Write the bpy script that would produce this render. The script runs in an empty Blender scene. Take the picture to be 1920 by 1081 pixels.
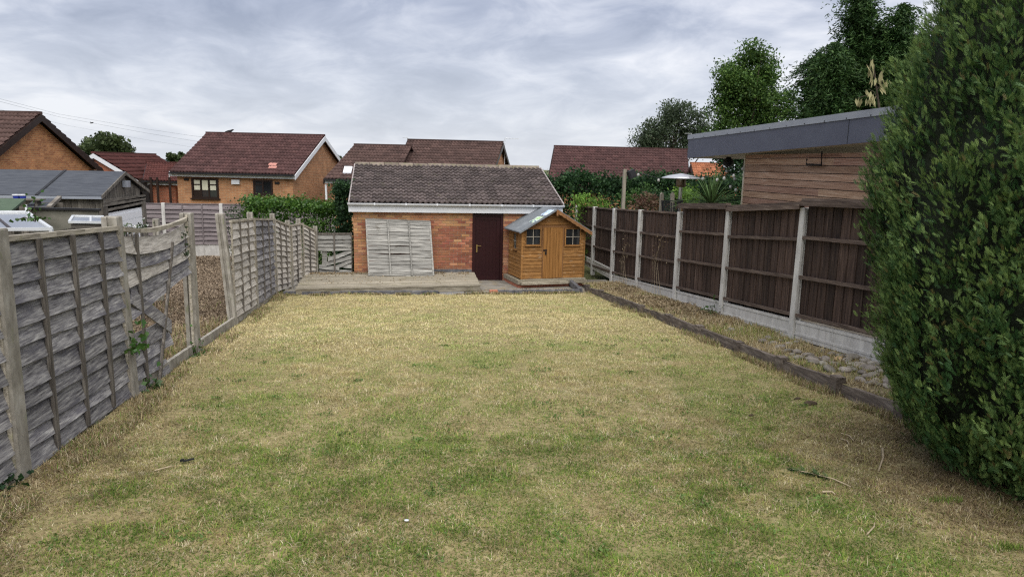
import bpy, math, random
import numpy as np
from math import sin, cos, atan, pi, radians, sqrt
from mathutils import Vector, Matrix

random.seed(7); RNG = np.random.default_rng(11)
scene = bpy.context.scene
COL = scene.collection
# ------------------------------------------------------------------ camera, light, exposure
F, PITCH, ROLL, YAW, H = 1331., atan((540.5-308)/1331.), .022, .1676, 2.07
SL = .068                                            # the lawn falls away from the house
RM = Matrix.Rotation(-YAW, 3, 'Z') @ Matrix.Rotation(pi/2-PITCH, 3, 'X') @ Matrix.Rotation(ROLL, 3, 'Z')
cd = bpy.data.cameras.new('camera'); cam = bpy.data.objects.new('camera', cd); COL.objects.link(cam)
cam.matrix_world = Matrix.Translation((0, 0, H)) @ RM.to_4x4()
cd.sensor_fit = 'HORIZONTAL'; cd.sensor_width = 36; cd.lens = 36*F/1920.; cd.clip_start = .05; cd.clip_end = 6000
scene.camera = cam
SUN_EL, SUN_AZ = radians(60), radians(178)           # azimuth clockwise from +Y: high behind the camera, through thick cloud
world = bpy.data.worlds.new('World'); scene.world = world; world.use_nodes = True
sd = bpy.data.lights.new('sun', 'SUN'); sd.energy = 1.5; sd.angle = radians(80); sd.color = (1, .96, .89)
sun = bpy.data.objects.new('sun', sd); COL.objects.link(sun)
_d = Vector((sin(SUN_AZ)*cos(SUN_EL), cos(SUN_AZ)*cos(SUN_EL), sin(SUN_EL)))
sun.rotation_euler = _d.to_track_quat('Z', 'Y').to_euler(); sun.location = _d*40
scene.view_settings.view_transform = 'Standard'; scene.view_settings.look = 'None'
scene.view_settings.gamma = 1; scene.view_settings.use_curve_mapping = False
scene.view_settings.exposure = 1.6
scene.cycles.use_denoising = False; scene.cycles.filter_width = 1.25
SKY_NISHITA, SKY_CLOUD = .05, .345; SKY_OFF = (16.5, 8.9, 10.5)

def world_nodes():
    nt = world.node_tree; nt.nodes.clear(); N = nt.nodes.new; L = nt.links.new
    out = N('ShaderNodeOutputWorld'); bg = N('ShaderNodeBackground'); bg.inputs['Strength'].default_value = 1
    sky = N('ShaderNodeTexSky'); sky.sky_type = 'NISHITA'; sky.sun_disc = False
    sky.sun_elevation = SUN_EL; sky.sun_rotation = SUN_AZ
    sc = N('ShaderNodeVectorMath'); sc.operation = 'SCALE'; sc.inputs['Scale'].default_value = SKY_NISHITA
    L(sky.outputs[0], sc.inputs[0])
    tc = N('ShaderNodeTexCoord'); sp = N('ShaderNodeSeparateXYZ'); L(tc.outputs['Generated'], sp.inputs[0])
    def m(op, a, b=None, c=None):
        n = N('ShaderNodeMath'); n.operation = op
        for i, v in enumerate((a, b, c)):
            if v is None: continue
            if isinstance(v, (int, float)): n.inputs[i].default_value = v
            else: L(v, n.inputs[i])
        return n.outputs[0]
    zc = m('ADD', m('ABSOLUTE', sp.outputs[2]), .25)
    cb = N('ShaderNodeCombineXYZ'); L(m('DIVIDE', sp.outputs[0], zc), cb.inputs[0]); L(m('DIVIDE', sp.outputs[1], zc), cb.inputs[1])
    cb.inputs[2].default_value = 3.7
    def noise(scale, detail, rough, dist, off=(0, 0, 0)):
        mp = N('ShaderNodeMapping'); L(cb.outputs[0], mp.inputs[0]); mp.inputs['Location'].default_value = off
        mp.inputs['Rotation'].default_value = (0, 0, .25); mp.inputs['Scale'].default_value = (1.05, .95, 1)
        n = N('ShaderNodeTexNoise'); L(mp.outputs[0], n.inputs[0]); n.inputs['Scale'].default_value = scale
        n.inputs['Detail'].default_value = detail; n.inputs['Roughness'].default_value = rough; n.inputs['Distortion'].default_value = dist
        return n.outputs[0]
    n1 = noise(.8, 9, .55, .4, SKY_OFF); n2 = noise(3.4, 10, .58, .5, (5.2, 1.3, 0))
    v = m('ADD', m('MULTIPLY', n1, .6), m('MULTIPLY', n2, .4))
    ramp = N('ShaderNodeValToRGB'); L(v, ramp.inputs[0]); e = ramp.color_ramp.elements
    e[0].position = .37; e[0].color = (.32, .365, .485, 1); e[1].position = .61; e[1].color = (.90, .91, .97, 1)
    x = e.new(.455); x.color = (.455, .50, .625, 1); x = e.new(.53); x.color = (.65, .685, .79, 1)
    # brighter where the cloud thins towards the horizon
    hz = N('ShaderNodeMapRange'); L(sp.outputs[2], hz.inputs[0]); hz.inputs[1].default_value = .0; hz.inputs[2].default_value = .2
    hz.inputs[3].default_value = .7; hz.inputs[4].default_value = 0
    mh = N('ShaderNodeMix'); mh.data_type = 'RGBA'; L(hz.outputs[0], mh.inputs[0]); L(ramp.outputs[0], mh.inputs[6])
    mh.inputs[7].default_value = (.80, .83, .88, 1)
    cs = N('ShaderNodeVectorMath'); cs.operation = 'SCALE'; cs.inputs['Scale'].default_value = SKY_CLOUD; L(mh.outputs[2], cs.inputs[0])
    mx = N('ShaderNodeMix'); mx.data_type = 'RGBA'; mx.inputs[0].default_value = .93
    L(sc.outputs[0], mx.inputs[6]); L(cs.outputs[0], mx.inputs[7])
    L(mx.outputs[2], bg.inputs['Color']); L(bg.outputs[0], out.inputs[0])
world_nodes()

# ------------------------------------------------------------------ measuring: photograph pixel -> place
C0 = Vector((0, 0, H))
def ray(u, v): return RM @ Vector(((u-960)/F, -(v-540.5)/F, -1))
def PY(u, v, y): d = ray(u, v); return C0 + d*(y/d.y)
def PX(u, v, x): d = ray(u, v); return C0 + d*(x/d.x)
def G(u, v, off=0): d = ray(u, v); return C0 + d*((H-off)/(-SL*d.y-d.z))
def lawn_z(y): return -SL*y

# ------------------------------------------------------------------ materials
def M(name, cols, scale=(4, 4, 4), detail=7, rough=.85, bump=.25, rnd=.25, spot=None, spot2=None, spec=.25, metal=0, dist=0., lo=.3, hi=.7, bdist=.01, hue=0, offs=1):
    mt = bpy.data.materials.new(name); mt.use_nodes = True; nt = mt.node_tree; nt.nodes.clear(); N = nt.nodes.new; L = nt.links.new
    out = N('ShaderNodeOutputMaterial'); b = N('ShaderNodeBsdfPrincipled'); L(b.outputs[0], out.inputs[0])
    b.inputs['Roughness'].default_value = rough; b.inputs['Specular IOR Level'].default_value = spec; b.inputs['Metallic'].default_value = metal
    g = N('ShaderNodeNewGeometry'); oi = N('ShaderNodeObjectInfo')
    ad = N('ShaderNodeMath'); ad.operation = 'ADD'; L(g.outputs['Random Per Island'], ad.inputs[0]); L(oi.outputs['Random'], ad.inputs[1])
    fr = N('ShaderNodeMath'); fr.operation = 'FRACT'; L(ad.outputs[0], fr.inputs[0])
    off = N('ShaderNodeVectorMath'); off.operation = 'SCALE'; off.inputs[0].default_value = (7.3*offs, 5.1*offs, 9.7*offs); L(fr.outputs[0], off.inputs['Scale'])
    mp = N('ShaderNodeVectorMath'); mp.operation = 'MULTIPLY_ADD'; L(g.outputs['Position'], mp.inputs[0]); mp.inputs[1].default_value = scale; L(off.outputs[0], mp.inputs[2])
    n = N('ShaderNodeTexNoise'); n.inputs['Scale'].default_value = 1; n.inputs['Detail'].default_value = detail; n.inputs['Roughness'].default_value = .62; n.inputs['Distortion'].default_value = dist
    L(mp.outputs[0], n.inputs[0])
    r = N('ShaderNodeValToRGB'); L(n.outputs[0], r.inputs[0]); e = r.color_ramp.elements
    k = len(cols)
    for i, c in enumerate(cols):
        p = lo+(hi-lo)*i/max(1, k-1)
        el = e[i] if i < 2 else e.new(p)
        el.position = p; el.color = (*c, 1)
    if k == 1: e[1].color = (*cols[0], 1); e[1].position = 1
    col = r.outputs[0]
    for s in (spot, spot2):
        if not s: continue
        c, sc, th, amt = s[:4]
        q = N('ShaderNodeTexNoise'); q.inputs['Detail'].default_value = 6; q.inputs['Roughness'].default_value = .65
        if isinstance(sc, tuple):
            mm = N('ShaderNodeVectorMath'); mm.operation = 'MULTIPLY'; L(g.outputs['Position'], mm.inputs[0]); mm.inputs[1].default_value = sc; L(mm.outputs[0], q.inputs[0]); q.inputs['Scale'].default_value = 1
        else:
            q.inputs['Scale'].default_value = sc; L(g.outputs['Position'], q.inputs[0])
        rr = N('ShaderNodeMapRange'); L(q.outputs[0], rr.inputs[0]); rr.inputs[1].default_value = th; rr.inputs[2].default_value = th+.09; rr.inputs[3].default_value = 0; rr.inputs[4].default_value = amt
        mx = N('ShaderNodeMix'); mx.data_type = 'RGBA'; L(rr.outputs[0], mx.inputs[0]); L(col, mx.inputs[6]); mx.inputs[7].default_value = (*c, 1); col = mx.outputs[2]
    if rnd:
        hs = N('ShaderNodeHueSaturation'); mr = N('ShaderNodeMapRange'); L(fr.outputs[0], mr.inputs[0]); mr.inputs[3].default_value = 1-rnd; mr.inputs[4].default_value = 1+rnd
        L(mr.outputs[0], hs.inputs['Value']); L(col, hs.inputs['Color'])
        if hue:
            m2 = N('ShaderNodeMath'); m2.operation = 'MULTIPLY'; L(fr.outputs[0], m2.inputs[0]); m2.inputs[1].default_value = 7.77
            m3 = N('ShaderNodeMath'); m3.operation = 'FRACT'; L(m2.outputs[0], m3.inputs[0])
            m4 = N('ShaderNodeMapRange'); L(m3.outputs[0], m4.inputs[0]); m4.inputs[3].default_value = .5-hue; m4.inputs[4].default_value = .5+hue
            L(m4.outputs[0], hs.inputs['Hue'])
        col = hs.outputs[0]
    L(col, b.inputs['Base Color'])
    if bump:
        bp = N('ShaderNodeBump'); bp.inputs['Strength'].default_value = bump; bp.inputs['Distance'].default_value = bdist; L(n.outputs[0], bp.inputs['Height']); L(bp.outputs[0], b.inputs['Normal'])
    return mt

def leafmat(name, cols, trans=.3, attr=False, rough=.6, spec=.25):
    mt = bpy.data.materials.new(name); mt.use_nodes = True; nt = mt.node_tree; nt.nodes.clear(); N = nt.nodes.new; L = nt.links.new
    out = N('ShaderNodeOutputMaterial'); b = N('ShaderNodeBsdfPrincipled'); b.inputs['Roughness'].default_value = rough; b.inputs['Specular IOR Level'].default_value = spec
    if attr:
        a = N('ShaderNodeAttribute'); a.attribute_name = 'Col'; col = a.outputs['Color']
    else:
        g = N('ShaderNodeNewGeometry'); r = N('ShaderNodeValToRGB'); L(g.outputs['Random Per Island'], r.inputs[0]); e = r.color_ramp.elements
        k = len(cols)
        for i, c in enumerate(cols):
            p = i/max(1, k-1); el = e[i] if i < 2 else e.new(p); el.position = p; el.color = (*c, 1)
        # clumps differ in tone
        q = N('ShaderNodeTexNoise'); q.inputs['Scale'].default_value = 1.1; L(g.outputs['Position'], q.inputs[0])
        mr = N('ShaderNodeMapRange'); L(q.outputs[0], mr.inputs[0]); mr.inputs[1].default_value = .3; mr.inputs[2].default_value = .7; mr.inputs[3].default_value = .72; mr.inputs[4].default_value = 1.3
        hs = N('ShaderNodeHueSaturation'); L(r.outputs[0], hs.inputs['Color']); L(mr.outputs[0], hs.inputs['Value']); col = hs.outputs[0]
    L(col, b.inputs['Base Color'])
    t = N('ShaderNodeBsdfTranslucent'); L(col, t.inputs[0]); mx = N('ShaderNodeMixShader'); mx.inputs[0].default_value = trans
    L(b.outputs[0], mx.inputs[1]); L(t.outputs[0], mx.inputs[2]); L(mx.outputs[0], out.inputs[0])
    return mt

def brickmat(name, c1, c2, mortar):
    mt = bpy.data.materials.new(name); mt.use_nodes = True; nt = mt.node_tree; nt.nodes.clear(); N = nt.nodes.new; L = nt.links.new
    out = N('ShaderNodeOutputMaterial'); b = N('ShaderNodeBsdfPrincipled'); L(b.outputs[0], out.inputs[0]); b.inputs['Roughness'].default_value = .9
    g = N('ShaderNodeNewGeometry'); s = N('ShaderNodeSeparateXYZ'); L(g.outputs['Position'], s.inputs[0])
    a = N('ShaderNodeMath'); L(s.outputs[0], a.inputs[0]); L(s.outputs[1], a.inputs[1])
    c = N('ShaderNodeCombineXYZ'); L(a.outputs[0], c.inputs[0]); L(s.outputs[2], c.inputs[1])
    bt = N('ShaderNodeTexBrick'); L(c.outputs[0], bt.inputs[0]); bt.inputs['Scale'].default_value = 1; bt.inputs['Brick Width'].default_value = .225; bt.inputs['Row Height'].default_value = .075
    bt.inputs['Mortar Size'].default_value = .007; bt.inputs['Color1'].default_value = (*c1, 1); bt.inputs['Color2'].default_value = (*c2, 1); bt.inputs['Mortar'].default_value = (*mortar, 1)
    q = N('ShaderNodeTexNoise'); q.inputs['Scale'].default_value = 2.2; q.inputs['Detail'].default_value = 8; L(g.outputs['Position'], q.inputs[0])
    mr = N('ShaderNodeMapRange'); L(q.outputs[0], mr.inputs[0]); mr.inputs[1].default_value = .3; mr.inputs[2].default_value = .7; mr.inputs[3].default_value = .78; mr.inputs[4].default_value = 1.2
    hs = N('ShaderNodeHueSaturation'); L(bt.outputs[0], hs.inputs['Color']); L(mr.outputs[0], hs.inputs['Value']); L(hs.outputs[0], b.inputs['Base Color'])
    bp = N('ShaderNodeBump'); bp.inputs['Strength'].default_value = .4; bp.inputs['Distance'].default_value = .01; L(bt.outputs['Fac'], bp.inputs['Height']); bp.invert = True; L(bp.outputs[0], b.inputs['Normal'])
    return mt

def glassmat(name, tint, mixf):
    mt = bpy.data.materials.new(name); mt.use_nodes = True; nt = mt.node_tree; nt.nodes.clear(); N = nt.nodes.new; L = nt.links.new
    out = N('ShaderNodeOutputMaterial'); t = N('ShaderNodeBsdfTransparent'); t.inputs[0].default_value = (*tint, 1); gl = N('ShaderNodeBsdfGlossy'); gl.inputs['Roughness'].default_value = .06
    mx = N('ShaderNodeMixShader'); mx.inputs[0].default_value = mixf; L(t.outputs[0], mx.inputs[1]); L(gl.outputs[0], mx.inputs[2]); L(mx.outputs[0], out.inputs[0])
    return mt

WHITEST = (.55, .53, .48)
m_slat = M('weathered_slat', [(.055, .051, .056), (.175, .168, .175), (.32, .31, .305), (.58, .56, .53)], (46, 4.5, 60), rnd=.26, bump=.5, dist=.12, lo=.30, hi=.76, spot=((.10, .096, .115), (3, 1.3, 6), .53, .7), spot2=((.05, .045, .05), (14, 8, 14), .66, .85))
m_slat_pale = M('pale_slat', [(.19, .175, .155), (.40, .37, .33), (.58, .55, .50)], (46, 4.5, 60), rnd=.2, bump=.4, dist=.12, spot=((.18, .165, .15), (4, 1.5, 4), .6, .5))
m_slat_x = M('pale_slat_lying', [(.10, .098, .09), (.24, .235, .22), (.40, .39, .36)], (2.4, 30, 40), rnd=.2, bump=.4, dist=.12, spot=((.09, .08, .06), (3, 3, 6), .6, .6))
m_farslat = M('purple_grey_slat', [(.10, .085, .09), (.17, .145, .15), (.25, .22, .22)], (2, 30, 24), rnd=.18, bump=.2)
m_batten = M('weathered_batten', [(.045, .039, .034), (.11, .097, .084), (.22, .20, .172)], (35, 35, 2.5), rnd=.2, bump=.4)
m_rail = M('weathered_rail', [(.16, .14, .11), (.31, .28, .23), (.45, .41, .34)], (35, 2.5, 35), rnd=.15, bump=.4, spot=((.20, .20, .09), 9, .58, .5))
m_postc = M('mossy_concrete', [(.17, .155, .13), (.27, .25, .215), (.38, .36, .32)], (9, 9, 5), rnd=.1, bump=.5, spot=((.14, .16, .07), (10, 10, 4), .58, .55), spot2=((.12, .10, .08), 22, .62, .5))
m_conc = M('pale_concrete', [(.38, .37, .35), (.50, .49, .47), (.60, .59, .56)], (7, 7, 3), rnd=.07, bump=.3, spot=((.25, .24, .21), (12, 12, 2), .60, .5), spot2=((.22, .23, .15), 5, .66, .5))
m_close = M('brown_board', [(.016, .010, .008), (.043, .027, .021), (.080, .052, .040), (.155, .118, .092)], (26, 26, 1.6), rnd=.38, bump=.4, dist=.4, lo=.3, hi=.8, spot=((.20, .15, .12), (24, 24, 5), .70, .5))
m_closerail = M('brown_rail', [(.046, .033, .027), (.095, .069, .056), (.18, .14, .115)], (30, 2, 30), rnd=.2, bump=.35)
m_brick = M('garage_brick', [(.21, .080, .05), (.29, .115, .065), (.35, .155, .085), (.38, .205, .12)], (.8, .8, 1.3), detail=4, rnd=.26, hue=.012, bump=.15, lo=.36, hi=.66, offs=.05, spot=((.20, .08, .05), 14, .63, .4))
m_brick_buff = M('buff_garage_brick', [(.31, .135, .065), (.40, .205, .10), (.45, .26, .14)], (2, 2, 2), detail=4, rnd=.2, hue=.012, bump=.15)
m_mortar = M('mortar', [(.30, .26, .21), (.40, .36, .30)], (20, 20, 20), rnd=0)
m_bluebrick = M('blue_brick', [(.055, .056, .064), (.11, .11, .12), (.17, .17, .175)], (9, 9, 9), rnd=.3, bump=.3, spot=((.20, .18, .13), 6, .6, .5))
m_redbrick = M('red_brick', [(.34, .12, .08), (.45, .2, .13)], (9, 9, 9), rnd=.1)
m_tile = M('old_roof_tile', [(.043, .034, .033), (.080, .063, .060), (.130, .106, .098)], (9, 9, 9), rnd=.3, bump=.5, lo=.3, hi=.72, spot=((.26, .25, .23), 15, .655, .75), spot2=((.10, .105, .055), 5, .60, .45))
m_tile_far = M('maroon_roof_tile', [(.044, .022, .022), (.066, .032, .031), (.088, .045, .042)], (3, 3, 3), rnd=.22, bump=.2)
m_tile_brown = M('brown_roof_tile', [(.046, .028, .025), (.070, .042, .037), (.095, .058, .050)], (3, 3, 3), rnd=.22, bump=.2)
m_tile_red = M('red_roof_tile', [(.062, .021, .019), (.088, .031, .026)], (3, 3, 3), rnd=.2, bump=.2)
m_tile_orange = M('orange_roof_tile', [(.27, .105, .055), (.36, .15, .08)], (3, 3, 3), rnd=.25, bump=.2)
m_tile_pink = M('pink_tile', [(.42, .20, .165)], rnd=.1)
m_ridge = M('ridge_tile', [(.13, .105, .085), (.22, .185, .15)], (6, 6, 6), rnd=.2, spot=((.12, .12, .06), 7, .5, .6))
m_white = M('white_upvc', [(.60, .62, .66), (.68, .70, .73)], (2, 2, 2), rough=.4, bump=0, rnd=0, spec=.5, spot=((.55, .55, .50), (1.5, 8, 8), .66, .4))
m_verge = M('verge_mortar', [(.23, .20, .195), (.34, .31, .30)], (9, 9, 9), rnd=.1, bump=.2)
m_black = M('black_plastic', [(.012, .012, .013), (.022, .022, .024)], rough=.45, bump=0, rnd=0)
m_door = M('maroon_door', [(.018, .0035, .005), (.026, .005, .007)], (3, 3, 1), rough=.4, bump=.05, rnd=0, spec=.3)
m_brass = M('brass', [(.55, .42, .2)], rough=.3, metal=1, bump=0, rnd=0)
m_play = M('orange_stained_board', [(.15, .070, .022), (.25, .122, .038), (.33, .176, .066)], (3, 26, 30), rnd=.2, bump=.3, spot=((.40, .31, .21), (5, 5, 18), .60, .6), spot2=((.14, .07, .03), (4, 4, 9), .6, .6))
m_play_low = m_play
m_play_v = M('orange_stained_door', [(.17, .077, .021), (.27, .127, .036), (.33, .165, .055)], (30, 30, 1.6), rnd=.12, bump=.3)
m_play_dk = M('brown_bargeboard', [(.16, .075, .03), (.27, .14, .06)], (12, 12, 12), rnd=.1)
m_felt = M('grey_roof_felt', [(.12, .135, .15), (.18, .195, .21)], (20, 20, 20), rnd=.05, bump=.4, rough=.8, spec=.4, spot=((.25, .27, .28), 3, .55, .5))
m_felt_dk = M('charcoal_roof_felt', [(.030, .034, .044), (.046, .052, .064), (.064, .07, .082)], (3, 12, 3), rnd=.06, bump=.3, rough=.75, spec=.4)
m_oldwood = M('old_grey_boarding', [(.055, .048, .04), (.12, .108, .092), (.22, .2, .17)], (9, 9, 1.6), rnd=.25, bump=.4, spot=((.30, .27, .23), (2, 2, 3), .6, .5))
m_oldwood_h = M('old_grey_plank', [(.055, .048, .04), (.13, .117, .10), (.25, .23, .2)], (2, 2, 22), rnd=.25, bump=.4)
m_greyboard = M('mouldy_grey_sheet', [(.10, .098, .08), (.15, .145, .12), (.21, .2, .17)], (2.2, 2.2, 4), rnd=.1, bump=.1)
m_green_felt = M('green_roof_felt', [(.055, .085, .055), (.08, .115, .075)], (6, 6, 6), rnd=.05)
m_deck = M('weathered_deck_board', [(.145, .125, .095), (.27, .24, .185), (.39, .355, .285)], (2.2, 34, 20), rnd=.22, bump=.5, spot=((.17, .155, .09), (2, 3, 3), .56, .6))
m_cedar = M('cedar_board', [(.23, .125, .08), (.37, .23, .155), (.50, .355, .265)], (30, 1.2, 26), rnd=.30, hue=.012, bump=.2, dist=1.2, spot=((.12, .055, .03), (60, 3.5, 22), .68, .5))
m_zinc = M('slate_grey_fascia', [(.062, .068, .098), (.082, .090, .124)], (2, 1.5, 2), rough=.5, spec=.4, bump=.05, rnd=0, spot=((.13, .14, .16), 3, .66, .3))
m_zinc_lt = M('pale_grey_trim', [(.22, .24, .28), (.28, .30, .34)], (2, 1.5, 2), rough=.45, spec=.5, bump=.05, rnd=0)
m_cream = M('cream_soffit', [(.48, .42, .33), (.58, .52, .43)], (3, 1, 3), rough=.7, bump=.05, rnd=.05)
m_timber = M('dark_edging_timber', [(.050, .041, .035), (.115, .094, .080), (.21, .18, .155)], (22, 3, 22), rnd=.22, bump=.5, spot=((.24, .19, .12), 9, .62, .5))
m_newpost = M('timber_post', [(.19, .17, .135), (.29, .265, .215)], (22, 22, 2), rnd=.08)
m_steel = M('brushed_steel', [(.42, .41, .39), (.5, .49, .47)], (4, 4, 40), rough=.28, metal=1, bump=0, rnd=0)
m_dish = M('heater_dish', [(.42, .43, .46), (.50, .51, .54)], rough=.35, metal=.35, bump=0, rnd=0)
m_bronze = M('heater_mesh', [(.13, .095, .065), (.22, .17, .12)], (1, 1, 40), rough=.4, metal=.8, bump=.1, rnd=0)
m_bulb = M('bulb_glass', [(.42, .42, .40)], rough=.15, bump=0, rnd=0, spec=.6)
m_dkframe = M('dark_brown_frame', [(.018, .011, .009), (.03, .018, .014)], rough=.4, bump=0, rnd=0)
m_glass = M('window_glass', [(.012, .014, .016), (.025, .028, .03)], (1.5, 1.5, 1.5), rough=.06, bump=0, rnd=.3, spec=.9)
m_blind = M('cream_blind', [(.50, .49, .38), (.56, .55, .44)], (40, 1, 1), rough=.8, bump=0, rnd=.1)
m_ghglass = glassmat('greenhouse_glass', (.85, .9, .95), .8)
m_alu = M('aluminium_frame', [(.52, .54, .56), (.62, .64, .66)], rough=.45, metal=.3, bump=0, rnd=0)
m_soil = M('planting_soil', [(.10, .078, .05), (.19, .155, .095), (.27, .22, .13)], (6, 6, 6), rnd=0, bump=.8, bdist=.03, spot=((.15, .15, .06), 2.2, .5, .6))
m_bark = M('bark_mulch', [(.07, .05, .034), (.15, .11, .074), (.24, .185, .13)], (14, 14, 14), rnd=0, bump=.9, bdist=.04)
m_chip = M('bark_chip', [(.10, .072, .047), (.22, .168, .118), (.38, .31, .23)], (30, 30, 30), rnd=.5, bump=.2)
m_patio = M('patio_concrete', [(.13, .12, .105), (.20, .185, .16), (.27, .25, .22)], (3, 3, 3), rnd=0, bump=.4, spot=((.22, .18, .11), 3, .52, .6))
m_slab = M('paving_slab', [(.15, .145, .145), (.21, .205, .20)], (7, 7, 7), rnd=.15, bump=.3, spot=((.28, .24, .15), 4, .58, .5))
m_field = M('far_ground', [(.06, .08, .03), (.13, .12, .05)], (.3, .3, .3), rnd=0, bump=0)
m_hill = M('far_hill', [(.03, .05, .05), (.045, .065, .065)], (.01, .01, .01), rnd=0, bump=0)
m_trunk = M('tree_bark', [(.045, .035, .025), (.10, .08, .06)], (9, 9, 2), rnd=.1, bump=.6)
m_bird = M('bird_feathers', [(.02, .02, .022)], rnd=0, bump=0)
m_stone = M('cobble', [(.13, .118, .10), (.21, .19, .165), (.31, .285, .25)], (9, 9, 9), rnd=.28, hue=.015, bump=.25, spot=((.16, .14, .10), 8, .58, .5))
m_tan_stone = M('tan_cobble', [(.40, .26, .13), (.47, .33, .19)], (9, 9, 9), rnd=.1, bump=.2)
m_bluep = M('blue_plastic', [(.03, .05, .30)], rough=.35, rnd=0, bump=0)
m_bag_g = M('lime_plastic', [(.30, .48, .18), (.62, .68, .64), (.10, .16, .20)], (7, 7, 7), rough=.35, rnd=0, bump=.2, lo=.42, hi=.58)
m_bag_b = M('pale_blue_plastic', [(.62, .68, .74), (.30, .45, .62)], (8, 8, 8), rough=.35, rnd=0, bump=.2, lo=.42, hi=.58)
m_stick = M('dry_stick', [(.25, .20, .13), (.40, .33, .23)], (20, 20, 20), rnd=.2, bump=.2)
m_clod = M('soil_clod', [(.035, .025, .016), (.07, .05, .03)], (20, 20, 20), rnd=.2, bump=.5)
m_dkpatch = M('black_rubber', [(.015, .016, .015)], rnd=0, bump=0)
b_orange = brickmat('orange_house_brick', (.44, .20, .085), (.27, .10, .045), (.38, .24, .13))
b_buff = brickmat('buff_house_brick', (.42, .205, .095), (.31, .14, .065), (.38, .27, .17))
b_red = brickmat('red_house_brick', (.40, .135, .07), (.30, .095, .05), (.34, .22, .15))
l_conifer = leafmat('conifer_spray', [(.016, .042, .015), (.026, .062, .02), (.045, .088, .026), (.082, .125, .034)], .22)
l_conifer_tip = leafmat('conifer_tip', [(.075, .115, .03), (.11, .14, .04)], .25)
l_ley = leafmat('dark_conifer_leaf', [(.016, .044, .012), (.032, .076, .019), (.068, .124, .033)], .2)
l_ash = leafmat('ash_leaf', [(.028, .068, .016), (.060, .122, .026), (.13, .215, .048)], .35)
l_willow = leafmat('grey_green_leaf', [(.035, .055, .03), (.062, .09, .048), (.10, .13, .075)], .3)
l_fartree = leafmat('far_tree_leaf', [(.035, .055, .02), (.07, .095, .035)], .25)
l_hedge = leafmat('hedge_leaf', [(.026, .072, .012), (.055, .125, .02), (.11, .20, .035)], .3, rough=.4, spec=.4)
l_hedge_dk = leafmat('dark_hedge_leaf', [(.010, .030, .012), (.020, .052, .018), (.038, .085, .025)], .25)
l_shrub = leafmat('shrub_leaf', [(.020, .055, .014), (.040, .09, .02), (.07, .135, .03)], .3)
l_lime = leafmat('lime_shrub_leaf', [(.08, .17, .025), (.17, .29, .05)], .35)
l_red = leafmat('russet_shrub_leaf', [(.075, .04, .028), (.12, .065, .045), (.07, .07, .03)], .3)
l_cord = leafmat('cordyline_leaf', [(.07, .14, .045), (.14, .23, .08)], .2)
l_cherry = leafmat('yellowing_leaf', [(.34, .33, .16), (.44, .40, .21), (.24, .28, .11)], .35)
l_ivy = leafmat('ivy_leaf', [(.03, .085, .015), (.07, .15, .03)], .25, rough=.35, spec=.4)
l_dry = leafmat('dry_litter', [(.18, .13, .075), (.30, .23, .14), (.40, .33, .22)], .2)
l_flower = leafmat('white_petal', [(.75, .76, .72)], .3)
l_grass = leafmat('grass_blade', None, .25, attr=True, rough=.75, spec=.15)

# ------------------------------------------------------------------ building helpers
def wloc(o):
    v = Vector((0, 0, 0))
    while o: v = v + o.location; o = o.parent
    return v
def tag(o, label=None, cat=None, group=None, kind=None):
    if label: o['label'] = label
    if cat: o['category'] = cat
    if group: o['group'] = group
    if kind: o['kind'] = kind
    return o
def thing(name, label, cat, loc=(0, 0, 0), group=None):
    o = bpy.data.objects.new(name, None); COL.objects.link(o); o.location = loc; o.empty_display_size = .2
    return tag(o, label, cat, group)
def link(name, mesh, loc=None, parent=None, rot=None):
    """an object on a (shared) mesh at a place in the world"""
    o = bpy.data.objects.new(name, mesh); COL.objects.link(o); o.parent = parent
    l = Vector(loc) if loc is not None else (wloc(parent) if parent else Vector((0, 0, 0)))
    o.location = l-wloc(parent) if parent else l
    if rot: o.rotation_euler = rot
    return o

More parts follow.
